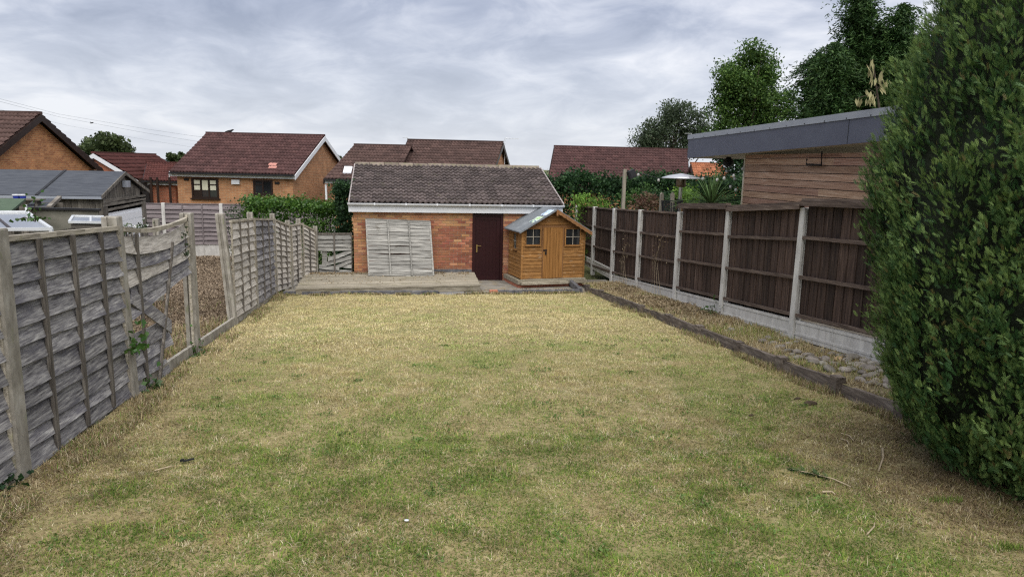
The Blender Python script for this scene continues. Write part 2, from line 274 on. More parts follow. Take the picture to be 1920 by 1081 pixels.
class MB:
    def __init__(s, xf=None): s.v = []; s.f = []; s.xf = xf
    def add(s, vs, fs):
        n = len(s.v)
        s.v += [s.xf @ Vector(p) if s.xf else Vector(p) for p in vs]; s.f += [tuple(i+n for i in f) for f in fs]; return s
    def obox(s, o, a, b, c):
        o, a, b, c = map(Vector, (o, a, b, c))
        return s.add([o, o+a, o+a+b, o+b, o+c, o+a+c, o+a+b+c, o+b+c], [(0, 3, 2, 1), (4, 5, 6, 7), (0, 1, 5, 4), (1, 2, 6, 5), (2, 3, 7, 6), (3, 0, 4, 7)])
    def box(s, x0, x1, y0, y1, z0, z1): return s.obox((x0, y0, z0), (x1-x0, 0, 0), (0, y1-y0, 0), (0, 0, z1-z0))
    def beam(s, p, q, w, h, up=(0, 0, 1)):
        p, q = Vector(p), Vector(q); d = q-p; up = Vector(up)
        a = d.cross(up)
        if a.length < 1e-6: a = d.cross(Vector((1, 0, 0)))
        a = a.normalized()*w; b = a.cross(d).normalized()*h
        return s.obox(p-a/2-b/2, a, d, b)
    def prism(s, poly, vec):
        vec = Vector(vec); n = len(poly); p = [Vector(x) for x in poly]
        return s.add(p+[x+vec for x in p], [tuple(range(n))[::-1], tuple(range(n, 2*n))]+[(i, (i+1) % n, n+(i+1) % n, n+i) for i in range(n)])
    def tube(s, pts, rs, n=6):
        pts = [Vector(p) for p in pts]; rs = rs if hasattr(rs, '__len__') else [rs]*len(pts); vs = []; fs = []
        for i, p in enumerate(pts):
            d = (pts[min(i+1, len(pts)-1)]-pts[max(i-1, 0)]).normalized(); a = d.cross(Vector((0, 0, 1)))
            if a.length < 1e-3: a = d.cross(Vector((1, 0, 0)))
            a.normalize(); b = d.cross(a)
            vs += [p+(a*cos(2*pi*k/n)+b*sin(2*pi*k/n))*rs[i] for k in range(n)]
        for i in range(len(pts)-1):
            fs += [(i*n+k, i*n+(k+1) % n, (i+1)*n+(k+1) % n, (i+1)*n+k) for k in range(n)]
        fs += [tuple(range(n))[::-1], tuple(range((len(pts)-1)*n, len(pts)*n))]
        return s.add(vs, fs)
    def lathe(s, prof, c, n=24):
        c = Vector(c); vs = []; fs = []
        for r, z in prof: vs += [c+Vector((r*cos(2*pi*k/n), r*sin(2*pi*k/n), z)) for k in range(n)]
        for i in range(len(prof)-1): fs += [(i*n+k, i*n+(k+1) % n, (i+1)*n+(k+1) % n, (i+1)*n+k) for k in range(n)]
        return s.add(vs, fs)
    def mesh(s, name, mat, origin=(0, 0, 0), smooth=False):
        o = Vector(origin); me = bpy.data.meshes.new(name); me.from_pydata([tuple(p-o) for p in s.v], [], s.f); me.materials.append(mat)
        if smooth: me.polygons.foreach_set('use_smooth', [True]*len(me.polygons))
        me.update(); return me
    def build(s, name, mat, parent=None, smooth=False, **t):
        """link as one object; origin at the parent's base, or at the lowest middle of its own box"""
        if parent: o = wloc(parent)
        else:
            xs, ys, zs = zip(*[tuple(p) for p in s.v]); o = Vector(((min(xs)+max(xs))/2, (min(ys)+max(ys))/2, min(zs)))
        return tag(link(name, s.mesh(name, mat, o, smooth), o, parent), **t)

def np_mesh(name, V, Fc, mat, col=None, smooth=False):
    me = bpy.data.meshes.new(name); V = np.ascontiguousarray(V, dtype=np.float32); Fc = np.ascontiguousarray(Fc, dtype=np.int32)
    nf, k = Fc.shape
    me.vertices.add(len(V)); me.vertices.foreach_set('co', V.ravel()); me.loops.add(nf*k); me.loops.foreach_set('vertex_index', Fc.ravel())
    me.polygons.add(nf); me.polygons.foreach_set('loop_start', np.arange(0, nf*k, k, dtype=np.int32))
    if smooth: me.polygons.foreach_set('use_smooth', np.ones(nf, dtype=bool))
    me.materials.append(mat)
    if col is not None:
        a = me.color_attributes.new('Col', 'FLOAT_COLOR', 'POINT'); c = np.ones((len(V), 4), np.float32); c[:, :3] = col; a.data.foreach_set('color', c.ravel())
    me.update(calc_edges=True); me.validate(); return me
def np_obj(name, V, Fc, mat, parent=None, col=None, **t):
    o = np.array(wloc(parent)) if parent else np.array([(V[:, 0].min()+V[:, 0].max())/2, (V[:, 1].min()+V[:, 1].max())/2, V[:, 2].min()])
    return tag(link(name, np_mesh(name, V-o, Fc, mat, col), o, parent), **t)
def norm(a): return a/np.maximum(np.linalg.norm(a, axis=-1, keepdims=True), 1e-9)
def vnoise(x, y, sc, seed):
    x = np.asarray(x)/sc+seed*17.31; y = np.asarray(y)/sc+seed*9.77
    xi, yi = np.floor(x), np.floor(y); fx, fy = x-xi, y-yi; fx = fx*fx*(3-2*fx); fy = fy*fy*(3-2*fy)
    h = lambda a, b: np.modf(np.abs(np.sin(a*127.1+b*311.7+seed*74.7)*43758.5453))[0]
    return (h(xi, yi)*(1-fx)+h(xi+1, yi)*fx)*(1-fy)+(h(xi, yi+1)*(1-fx)+h(xi+1, yi+1)*fx)*fy

def leaves(P, size, up=.6, aspect=.6, out=None, jit=.35):
    """one folded four-point leaf per point"""
    n = len(P); d = norm(RNG.normal(size=(n, 3))+(out if out is not None else 0)); nn = norm(RNG.normal(size=(n, 3))+np.array([0, 0, up*2]))
    s = norm(np.cross(d, nn)); nn = np.cross(s, d); L = (size*(1+jit*RNG.uniform(-1, 1, n)))[:, None]
    V = np.stack([P-d*L*.5, P+s*L*aspect*.5+nn*L*.08, P+d*L*.5-nn*L*.1, P-s*L*aspect*.5+nn*L*.08], 1).reshape(-1, 3)
    return V, np.arange(n*4).reshape(n, 4)
def clump_points(blobs, per, spread, shell=.45):
    """points gathered in clumps that sit mostly towards the outside of ellipsoids"""
    out = []
    for (c, r, k) in blobs:
        d = norm(RNG.normal(size=(k, 3))); rad = RNG.uniform(0, 1, (k, 1))**shell
        cc = np.array(c)+d*rad*np.array(r)
        sp = spread*RNG.uniform(.6, 1.35, (k, 1, 1))
        out.append((cc[:, None, :]+np.clip(RNG.normal(size=(k, per, 3)), -1.7, 1.7)*sp*np.array([1, 1, .75])).reshape(-1, 3))
    return np.concatenate(out)

# ------------------------------------------------------------------ the ground
def grid(name, x0, x1, y0, y1, nx, ny, zf, mat, **t):
    xs, ys = np.meshgrid(np.linspace(x0, x1, nx), np.linspace(y0, y1, ny)); V = np.stack([xs, ys, zf(xs, ys)], -1).reshape(-1, 3)
    i = np.arange((nx-1)*(ny-1)); r, c = i//(nx-1), i % (nx-1); a = r*nx+c
    return tag(link(name, np_mesh(name, V, np.stack([a, a+1, a+nx+1, a+nx], 1), mat, smooth=True)), **t)
def far_z(x, y):
    d = np.sqrt(x*x+y*y); z = np.where(y < 20, -SL*y-.07, -1.43)
    return z-np.clip((d-55)/500, 0, 1)**.8*24
_r = np.concatenate([np.linspace(0, 60, 40), np.geomspace(64, 4000, 30)]); _th = np.linspace(0, 2*pi, 73)
_R, _T = np.meshgrid(_r, _th); _X, _Y = _R*np.sin(_T), _R*np.cos(_T); _V = np.stack([_X, _Y, far_z(_X, _Y)], -1).reshape(-1, 3)
_n = len(_r); _i = np.arange((_n-1)*72); _a = (_i//(_n-1))*_n+_i % (_n-1)
tag(link('ground', np_mesh('ground', _V, np.stack([_a, _a+1, _a+_n+1, _a+_n], 1), m_field)), kind='structure')
_hx = np.linspace(-1500, 100, 60); _hz = -6+5*vnoise(_hx, 0*_hx, 300, 3)
_V = np.concatenate([np.stack([_hx, 0*_hx+1450, 0*_hx-26], 1), np.stack([_hx, 0*_hx+1560, _hz], 1), np.stack([_hx, 0*_hx+1750, 0*_hx-26], 1)])
_i = np.arange(59); _f = np.concatenate([np.stack([_i+60*k, _i+60*k+1, _i+60*k+61, _i+60*k+60], 1) for k in (0, 1)])
tag(link('hill', np_mesh('hill', _V, _f, m_hill)), kind='structure')

CON = np.array([5.5, 4.6])                             # the big conifer stands here
def lawn_fields(x, y):
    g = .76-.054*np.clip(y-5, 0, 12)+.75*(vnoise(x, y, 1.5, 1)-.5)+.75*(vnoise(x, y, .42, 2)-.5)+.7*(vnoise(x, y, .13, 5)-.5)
    dc = np.hypot(x-CON[0], y-CON[1]); br = np.clip((2.35-dc)/.9, 0, 1)
    br = np.maximum(br, np.clip((-1.9-x)/.8, 0, 1)*np.clip((14.5-y)/3, .25, 1)*.95)
    br = np.maximum(br, np.clip((x-4.65)/.5, 0, 1)*.5)
    br = np.maximum(br, np.clip((y-17.2)/.6, 0, 1)*.45)
    br = br*np.clip(.45+1.1*vnoise(x, y, .5, 4), 0, 1)
    return np.clip(g*(1-br*.95), 0, 1), br
def lawn_mat():
    mt = M('lawn_thatch', [(.13, .105, .05), (.24, .195, .095), (.34, .285, .15)], (16, 16, 16), rnd=0, bump=.8, bdist=.03, spot=((.15, .16, .05), 1.1, .5, .55), spot2=((.42, .36, .21), 26, .6, .5))
    return mt
def lawn_h(x, y): return -SL*y+.05*(vnoise(x, y, 1.3, 8)-.5)+.025*(vnoise(x, y, .35, 9)-.5)
grid('lawn', -2.83, 5.09, -1.5, 17.72, 90, 200, lawn_h, lawn_mat(), kind='structure')
def blades(n, xr, yr, hf, lmin, lmax, w, colf, keep=None, flat=.5, simple=False):
    x = RNG.uniform(*xr, n); y = RNG.uniform(*yr, n)
    if keep is not None: k = keep(x, y); x, y = x[k], y[k]; n = len(x)
    z = hf(x, y); P = np.stack([x, y, z-.004], 1)
    a = RNG.uniform(0, 2*pi, n); lean = np.clip(RNG.normal(flat, .35, n), .05, 1.5); L = RNG.uniform(lmin, lmax, n)*(.6+.8*vnoise(x, y, .3, 6))
    d1 = np.stack([np.cos(a)*np.sin(lean*.7), np.sin(a)*np.sin(lean*.7), np.cos(lean*.7)], 1); l2 = np.clip(lean*1.5, 0, 1.65)
    d2 = np.stack([np.cos(a)*np.sin(l2), np.sin(a)*np.sin(l2), np.cos(l2)], 1); s = np.stack([-np.sin(a), np.cos(a), 0*a], 1)
    W = (w*RNG.uniform(.6, 1.3, n))[:, None]; m = P+d1*L[:, None]*.5; t = m+d2*L[:, None]*.55
    if simple:                                          # far blades: one tapering face each
        return np.stack([P-s*W*.6, P+s*W*.6, t], 1).reshape(-1, 3), np.arange(n*3).reshape(n, 3), np.repeat(colf(x, y), 3, 0)
    V = np.stack([P-s*W*.5, P+s*W*.5, m-s*W*.42, m+s*W*.42, t], 1).reshape(-1, 3)
    b = np.arange(n)[:, None]*5; Fc = np.concatenate([b+np.array([[0, 1, 2]]), b+np.array([[1, 3, 2]]), b+np.array([[2, 3, 4]])])
    c = np.repeat(colf(x, y), 5, 0); return V, Fc, c
STRAW = np.array([[.30, .225, .11], [.41, .33, .17], [.49, .415, .24], [.60, .53, .36]]); GREEN = np.array([[.12, .215, .032], [.175, .265, .045], [.24, .295, .06], [.10, .175, .03]]); OLIVE = np.array([[.28, .275, .085], [.36, .33, .12]]); BROWN = np.array([[.235, .165, .09], [.31, .23, .135], [.17, .12, .065], [.42, .34, .22]])
def lawn_col(x, y):
    g, br = lawn_fields(x, y); n = len(x); u = RNG.uniform(0, 1, n)
    k = vnoise(x, y, .11, 15)+.25*RNG.normal(size=n); c = STRAW[np.clip((k*4), 0, 3).astype(int)]
    pg = np.clip((g-.16)*1.05, 0, .88); po = .38
    c = np.where((u < pg)[:, None], GREEN[RNG.integers(0, 4, n)], np.where((u < pg+(1-pg)*po)[:, None], OLIVE[RNG.integers(0, 2, n)], c))
    c = np.where((RNG.uniform(0, 1, n) < br*.85)[:, None], BROWN[RNG.integers(0, 4, n)], c)
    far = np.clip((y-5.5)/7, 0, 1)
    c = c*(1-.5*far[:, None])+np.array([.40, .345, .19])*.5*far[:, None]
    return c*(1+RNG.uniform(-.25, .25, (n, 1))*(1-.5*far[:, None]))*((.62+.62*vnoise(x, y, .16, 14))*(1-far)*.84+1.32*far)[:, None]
def join(parts):
    o = 0; V = []; Fs = []; Cs = []
    for v, f, c in parts: V.append(v); Fs.append(f+o); Cs.append(c); o += len(v)
    return np.concatenate(V), np.concatenate(Fs), np.concatenate(Cs)
def infr(x, y):                                        # roughly inside the view, thin where the turf has worn
    a = np.arctan2(x, y); w = np.clip((vnoise(x, y, .30, 95)-.08)*5+.5*vnoise(x, y, .08, 96), .25, 1)
    return (a > -.50) & (a < .86) & (RNG.uniform(0, 1, len(x)) < w)
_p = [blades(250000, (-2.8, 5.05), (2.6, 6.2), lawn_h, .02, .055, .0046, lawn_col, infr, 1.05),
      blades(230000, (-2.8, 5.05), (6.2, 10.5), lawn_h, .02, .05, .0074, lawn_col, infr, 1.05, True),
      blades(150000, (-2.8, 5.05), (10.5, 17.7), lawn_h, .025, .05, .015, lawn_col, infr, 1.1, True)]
# longer dry growth along the fence foot, the edging and the kerbs
def edge_col(x, y):
    n = len(x); c = BROWN[RNG.integers(0, 4, n)]; u = RNG.uniform(0, 1, n)
    return np.where((u < .35)[:, None], STRAW[RNG.integers(0, 4, n)], np.where((u > .82)[:, None], GREEN[RNG.integers(0, 4, n)], c))*RNG.uniform(.6, 1.1, (n, 1))
_cl = lambda x, y: RNG.uniform(0, 1, len(x)) < np.clip(2.2*vnoise(x, y, .3, 91)-.55, .03, 1)
_p += [blades(20000, (-2.86, -2.45), (3.2, 8), lawn_h, .03, .10, .005, edge_col, _cl, .9), blades(15000, (-2.86, -2.5), (8, 18), lawn_h, .03, .09, .008, edge_col, _cl, .9),
       blades(9000, (4.93, 5.12), (5.8, 10.5), lawn_h, .05, .12, .005, edge_col, _cl, .7), blades(8000, (4.93, 5.12), (10.5, 18), lawn_h, .05, .12, .009, edge_col, _cl, .7, True),
       blades(9000, (-2.6, 4.8), (17.5, 17.73), lawn_h, .04, .09, .012, edge_col, _cl, .7)]
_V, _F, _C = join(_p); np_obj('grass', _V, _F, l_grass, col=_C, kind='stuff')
# longer tufts along the edges and a few green tufts by the conifer
def tuft_col(x, y):
    n = len(x); return np.where((RNG.uniform(0, 1, n) < .5)[:, None], GREEN[RNG.integers(0, 4, n)], STRAW[RNG.integers(0, 4, n)])*RNG.uniform(.8, 1.2, (n, 1))
def green_col(x, y): return GREEN[RNG.integers(0, 4, len(x))]*RNG.uniform(.6, .95, (len(x), 1))
_tc = [G(1765, 935), G(1890, 1022)]
_p = []
for i, c in enumerate(_tc): 
    s = .06 if i else .08
    _p.append(blades(1100, (c.x-s*2.4, c.x+s*2.4), (c.y-s*1.2, c.y+s*1.2), lawn_h, .03, .08, .004, green_col, lambda x, y: RNG.uniform(0, 1, len(x)) < 1.3-np.hypot((x-c.x)/(2.2*s), (y-c.y)/(1.1*s))-.5*vnoise(x, y, .06, 3)))
_V, _F, _C = join(_p); np_obj('grass_tuft', _V, _F, l_grass, col=_C, kind='stuff')

# clover and broad-leaved weeds in the turf
_n = 130; _c = np.stack([RNG.uniform(-2.4, 4.4, _n), RNG.uniform(3.4, 11, _n)], 1); _c = _c[lawn_fields(_c[:, 0], _c[:, 1])[0] > .42]
_P = (_c[:, None]+RNG.normal(size=(len(_c), 34, 2))*RNG.uniform(.03, .11, (len(_c), 1, 1))).reshape(-1, 2); _P = np.concatenate([_P, (lawn_h(_P[:, 0], _P[:, 1])+RNG.uniform(.012, .03, len(_P)))[:, None]], 1)
_V, _F = leaves(_P, .022, up=1.4, aspect=.8); np_obj('clover', _V, _F, leafmat('clover_leaf', [(.075, .13, .03), (.13, .20, .05)], .3), kind='stuff')
# neighbour's bark path and picket side, patio, planting bed
grid('bark_ground', -7.4, -2.92, 3, 26.2, 40, 120, lambda x, y: -SL*np.minimum(y, 19)-.004+.05*(vnoise(x, y, .5, 12)-.5), m_bark, kind='structure')
def chips(n, xr, yr, zf, size, mat, name):
    P = np.stack([RNG.uniform(*xr, n), RNG.uniform(*yr, n)], 1); P = np.concatenate([P, zf(P[:, 0], P[:, 1])[:, None]+.015], 1)
    V, Fq = leaves(P, size, up=.9, aspect=.38); np_obj(name, V, Fq, mat, kind='stuff')
chips(15000, (-8.5, -2.95), (17, 25.8), lambda x, y: -SL*np.minimum(y, 19)+.05*(vnoise(x, y, .5, 12)-.5), .075, m_chip, 'bark_chips')
chips(30000, (-5.2, -2.95), (8, 18), lambda x, y: -SL*np.minimum(y, 19)+.05*(vnoise(x, y, .5, 12)-.5), .05, m_chip, 'bark_chips')
grid('patio', -2.75, 6.2, 17.7, 20.05, 40, 12, lambda x, y: -1.235+.01*vnoise(x, y, .6, 3), m_patio, kind='structure')
def bed_z(y): return -SL*y+.165
def bed_h(x, y): return bed_z(y)+.05*(vnoise(x, y, .6, 21)-.5)-.03
bed = grid('planting_bed', 5.125, 6.24, 4.5, 18.9, 24, 160, bed_h, m_soil, kind='structure')
def bed_col(x, y):
    n = len(x); g = vnoise(x, y, .7, 31); u = RNG.uniform(0, 1, n)
    c = np.where((u < (g-.25)*.9)[:, None], np.where((RNG.uniform(0, 1, n) < .5)[:, None], GREEN[RNG.integers(0, 4, n)], OLIVE[RNG.integers(0, 2, n)]), np.where((RNG.uniform(0, 1, n) < .3)[:, None], BROWN[RNG.integers(0, 4, n)], STRAW[RNG.integers(0, 4, n)]))
    return c*RNG.uniform(.75, 1.2, (n, 1))
_keep = lambda x, y: RNG.uniform(0, 1, len(x)) < np.clip(vnoise(x, y, .35, 33)*1.5-.3+.15*(y > 9.5), .08, 1)
_V, _F, _C = join([blades(34000, (5.17, 6.22), (5.2, 11), bed_h, .04, .115, .006, bed_col, _keep, .7), blades(26000, (5.17, 6.22), (11, 18.8), bed_h, .04, .095, .011, bed_col, _keep, .7, True)])
np_obj('bed_grass', _V, _F, l_grass, col=_C, kind='stuff')
_n = 5200; _P = np.stack([RNG.uniform(5.25, 6.2, _n), RNG.normal(15.2, 1.9, _n)], 1); _P = np.concatenate([_P, bed_h(_P[:, 0], _P[:, 1])[:, None]+RNG.uniform(0, .13, (_n, 1))*(vnoise(_P[:, 0], _P[:, 1], .5, 41)[:, None])], 1)
_P = _P[(_P[:, 1] < 18.6) & (_P[:, 1] > 10.5)]; _V, _F = leaves(_P, .075, up=.4, aspect=.28); np_obj('dry_cuttings', _V, _F, l_dry, kind='stuff')
# cobbles lying in the bed
def cobble_mesh(k, mat):
    import bmesh
    bm = bmesh.new(); bmesh.ops.create_icosphere(bm, subdivisions=2, radius=1); rr = np.random.default_rng(k)
    f = rr.normal(size=(3, 3))*1.3; ph = rr.uniform(0, 6, 3)
    for v in bm.verts:
        s = 1+.10*sum(sin(f[i] @ np.array(v.co)+ph[i]) for i in range(3)); v.co *= s
    me = bpy.data.meshes.new('cobble'); bm.to_mesh(me); bm.free(); me.materials.append(mat)
    me.polygons.foreach_set('use_smooth', [True]*len(me.polygons)); return me
_cm = [cobble_mesh(k, m_stone) for k in range(5)]; _ct = cobble_mesh(9, m_tan_stone)
_cob = []; _tries = 0
while len(_cob) < 95 and _tries < 6000:
    _tries += 1
    y = random.uniform(5.9, 8.6) if random.random() < .85 else random.uniform(8.5, 10.8); x = random.uniform(5.36, 6.16)
    if y < 6.9 and x < 5.55: continue
    if vnoise(x, y, .7, 51) < .36: continue
    a = random.uniform(.035, .085)*(1.2 if y < 8.5 else .95)
    if all((x-q[0])**2+(y-q[1])**2 > (.85*(a+q[2]))**2 for q in _cob): _cob.append((x, y, a))
for i, (x, y, a) in enumerate(_cob):
    me = _ct if i in (6, 31) else random.choice(_cm)
    o = link('stone', me, (x, y, float(bed_h(x, y))+a*.28), bed, (random.uniform(-.2, .2), random.uniform(-.2, .2), random.uniform(0, 6)))
    o.scale = (a*1.25, a*.85, a*.55)

# dry growth and dead stems along the broken fence, on the neighbour's side
_V, _F, _C = join([blades(5000, (-3.7, -2.93), (8.2, 13.2), lambda x, y: -SL*y, .06, .22, .008, edge_col, _cl, .6), blades(1500, (-5.2, -2.93), (9, 17), lambda x, y: -SL*y, .05, .2, .01, edge_col, _cl, .6)])
np_obj('dry_growth', _V, _F, l_grass, col=_C, kind='stuff')

# ------------------------------------------------------------------ fences
def hpost(mb, x, y, z0, z1, w=.11, d=.10, lean=0, along='y'):
    """concrete post with a slot on the two faces that take the panels"""
    a, b = d/2, w/2; s = .018
    poly = [(-a, -b), (-s*1.3, -b), (-s*1.3, -b+.03), (s*1.3, -b+.03), (s*1.3, -b), (a, -b), (a, b), (s*1.3, b), (s*1.3, b-.03), (-s*1.3, b-.03), (-s*1.3, b), (-a, b)]
    if along == 'x': poly = [(q, p) for p, q in poly]
    n = len(poly); t = .93
    vs = [Vector((x+p, y+q, z0)) for p, q in poly]+[Vector((x+p+lean, y+q, z1-.012)) for p, q in poly]+[Vector((x+p*t+lean, y+q*t, z1)) for p, q in poly]
    fs = [(i, (i+1) % n, n+(i+1) % n, n+i) for i in range(n)]+[(n+i, n+(i+1) % n, 2*n+(i+1) % n, 2*n+i) for i in range(n)]+[tuple(range(2*n, 3*n))]
    return mb.add(vs, fs)
def slat(p, q, h, nrm, mat, parent, t=.010, wave=.018, sag=0., name='slat', label=None, n=12):
    """waney board from p to q (its top edge), its lower edge wavy and standing proud towards nrm"""
    p, q, nrm = Vector(p), Vector(q), Vector(nrm); mb = MB(); ph = [random.uniform(0, 6) for _ in range(4)]; vs = []
    for i in range(n+1):
        s = i/n; top = p.lerp(q, s)-Vector((0, 0, 4*sag*s*(1-s)+.004*sin(9*s+ph[3])))
        lo = h+.42*wave*(.6*sin(5.3*s+ph[0])+.4*sin(13*s+ph[1])+.25*sin(29*s+ph[2]))
        bot = top-Vector((0, 0, lo))+nrm*(.05+.008*sin(7*s+ph[1]))
        mid = (top+bot)/2+nrm*(.004*sin(6*s+ph[2]))
        vs += [top, mid, bot, bot-nrm*t, mid-nrm*t, top-nrm*t]
    fs = [(i*6+k, i*6+(k+1) % 6, (i+1)*6+(k+1) % 6, (i+1)*6+k) for i in range(n) for k in range(6)]+[tuple(range(6)), tuple(range(n*6, n*6+6))[::-1]]
    mb.add(vs, fs); return mb.build(name, mat, parent, label=label)
def waney_panel(fence, a, b, za, zb, ha, hb, ns, nb, sm, nrm, label=None, sag=0., bat=.035):
    """a, b: (x, y) ends; za/zb bottom heights; ha/hb top heights; frame is the part, slats and battens are its sub-parts"""
    a0, b0, a1, b1 = Vector((*a, za)), Vector((*b, zb)), Vector((*a, ha)), Vector((*b, hb)); nrm = Vector(nrm)
    dr = (b0-a0).normalized(); mb = MB(); off = nrm*.030
    for s in (0, 1): mb.beam(a0.lerp(b0, s)+dr*(.075-.15*s)+off, a1.lerp(b1, s)+dr*(.075-.15*s)+off, .03, .03, up=nrm)
    n = 8
    for i in range(n):
        f = lambda s: a1.lerp(b1, s)+off*.6-Vector((0, 0, .02+4*sag*s*(1-s)))
        mb.beam(f(.025+.95*i/n), f(.025+.95*(i+1)/n), .05, .042)
    pan = mb.build('panel', m_rail, fence, label=label)
    for k in range(ns):
        s0 = 1-(k+.15)/ns+random.uniform(-.12, .12)/ns; p = a0.lerp(a1, s0)+dr*.06; q = b0.lerp(b1, s0)-dr*.06
        hh = ((ha-za)+(hb-zb))/2/ns
        slat(p, q, hh*1.1, nrm, sm, pan, sag=sag*(1-k/ns)+random.uniform(-.006, .006), wave=min(.02, hh*.14))
    for k in range(nb):
        s = (k+1)/(nb+1)+random.uniform(-.01, .01); MB().beam(a0.lerp(b0, s)+nrm*.048, a1.lerp(b1, s)+nrm*.048-Vector((0, 0, .04)), bat, .028, up=nrm).build('batten', m_batten, pan)
    return pan
FX = -2.87
near = thing('panel_fence', 'nearest run of dark weathered waney panels beside the lawn, with a broken hole', 'fence', (FX, 7, lawn_z(7)))
_posts = [(3.2, 1.70, 0), (5.67, 1.53, 0), (8.06, 1.44, -.05), (10.63, 1.30, 0)]
for y, zt, ln in _posts: hpost(MB(), FX, y, lawn_z(y)-.06, zt, lean=ln, w=.16, d=.15).build('post', m_postc, near)
waney_panel(near, (FX, 3.2), (FX, 5.67), -.12, -.28, 1.62, 1.50, 10, 3, m_slat, (1, 0, 0), bat=.045)
waney_panel(near, (FX, 5.67), (FX, 8.06), -.34, -.48, 1.47, 1.34, 11, 3, m_slat, (1, 0, 0), bat=.05)
MB().beam((FX, 5.74, -.37), (FX, 8.0, -.53), .04, .08).build('gravel_board', m_postc, near)
# the broken panel
bp = MB()
a1, b1 = Vector((FX, 8.15, 1.30)), Vector((FX, 10.54, 1.22))
for i in range(10):
    f = lambda s: a1.lerp(b1, s)+Vector((.02, 0, -.065*4*s*(1-s)*(1.2-.4*s)))
    bp.beam(f(i/10), f((i+1)/10), .05, .05)
bp.beam((FX+.03, 10.5, -.62), (FX+.03, 10.5, 1.28), .03, .03)
brk = bp.build('panel', m_rail, near, label='broken panel with a sagging top and its lower slats missing')
for k in range(5): slat((FX, 8.14, 1.23-.185*k), (FX, 10.52, 1.15-.125*k), .185, (1, 0, 0), m_slat_pale if k in (0, 2) else m_slat, brk, sag=.075-.02*k, wave=.022)
for k in range(4): slat((FX, 8.14, .12-.17*k), (FX, 9.35+.22*sin(k*2.1), .04-.17*k), .185, (1, 0, 0), m_slat, brk, wave=.02)
MB().beam((FX+.05, 8.5, -.55), (FX+.05, 8.45, 1.22), .045, .028, up=(1, 0, 0)).build('batten', m_batten, brk)
MB().beam((FX+.07, 8.85, -.60), (FX+.05, 9.75, .98), .04, .028, up=(1, 0, 0)).build('batten', m_batten, brk, label='loose leaning batten')
MB().obox((FX+.03, 8.2, .47), (.02, 0, 0), (.02, 1.22, -.62), (0, .02, .17)).build('slat', m_slat, brk, label='fallen slat lying across the hole')
for (ya, yb) in ((8.12, 10.57), (10.69, 13.22)):
    MB().beam((FX, ya, lawn_z(ya)+.05), (FX, yb, lawn_z(yb)+.05), .05, .16).build('gravel_board', m_postc, near)

farf = thing('panel_fence', 'pale run of grey waney panels beyond the gap in the fence', 'fence', (FX, 16, lawn_z(16)))
_fp = [(FX-.02, 13.29, 1.10, -.14), (FX, 15.38, .98, -.05), (FX, 17.82, .78, 0), (-2.62, 18.8, .54, -.04), (-2.44, 19.55, .53, -.05), (-2.12, 20.15, .28, 0)]
for i, (x, y, zt, ln) in enumerate(_fp): hpost(MB(), x, y, max(lawn_z(y), -1.24)-.05, zt, lean=ln, w=.14 if i == 0 else .11, d=.14 if i == 0 else .11).build('post', m_postc, farf)
for i in range(5):
    (xa, ya, za, _), (xb, yb, zb, _) = _fp[i], _fp[i+1]; ga, gb = max(lawn_z(ya), -1.24)+.13, max(lawn_z(yb), -1.24)+.13
    waney_panel(farf, (xa, ya), (xb, yb), ga, gb, za-.12, zb-.12, 12, 2 if i < 3 else 1, m_slat_pale if i != 1 else m_slat, Vector((yb-ya, xa-xb, 0)).normalized())
    if i < 2: MB().beam((xa, ya+.06, ga-.08), (xb, yb-.06, gb-.08), .05, .16).build('gravel_board', m_postc, farf)

endf = thing('broken_fence', 'collapsed grey panel closing the space left of the brick garage', 'fence', (-1.6, 20.2, -1.2))
ef = MB(); ef.beam((-2.08, 20.2, .06), (-1.15, 20.2, .07), .04, .05).beam((-1.16, 20.2, -1.2), (-1.16, 20.2, .10), .05, .05).beam((-1.62, 20.15, -1.0), (-1.62, 20.15, .08), .03, .04)
ef.build('panel_frame', m_batten, endf)
for k in range(4): slat((-2.07, 20.2, .03-.105*k), (-1.16, 20.2, .05-.11*k), .12, (0, -1, 0), m_slat_x, endf)
for k, (x0, z0, x1, z1) in enumerate(((-1.8, -.60, -1.16, -.36), (-1.85, -.72, -1.16, -.52), (-1.7, -.86, -1.16, -.62), (-2.05, -.80, -1.5, -.84), (-2.05, -.93, -1.16, -.94), (-1.5, -.76, -1.16, -.78))):
    slat((x0, 20.2+.01*k, z0), (x1, 20.2-.01*k, z1), .11, (0, -1, 0), m_slat_x, endf)
MB().obox((-1.98, 20.22, -1.0), (.13, 0, 0), (0, .02, 0), (.03, 0, .62)).build('slat', m_slat_x, endf)

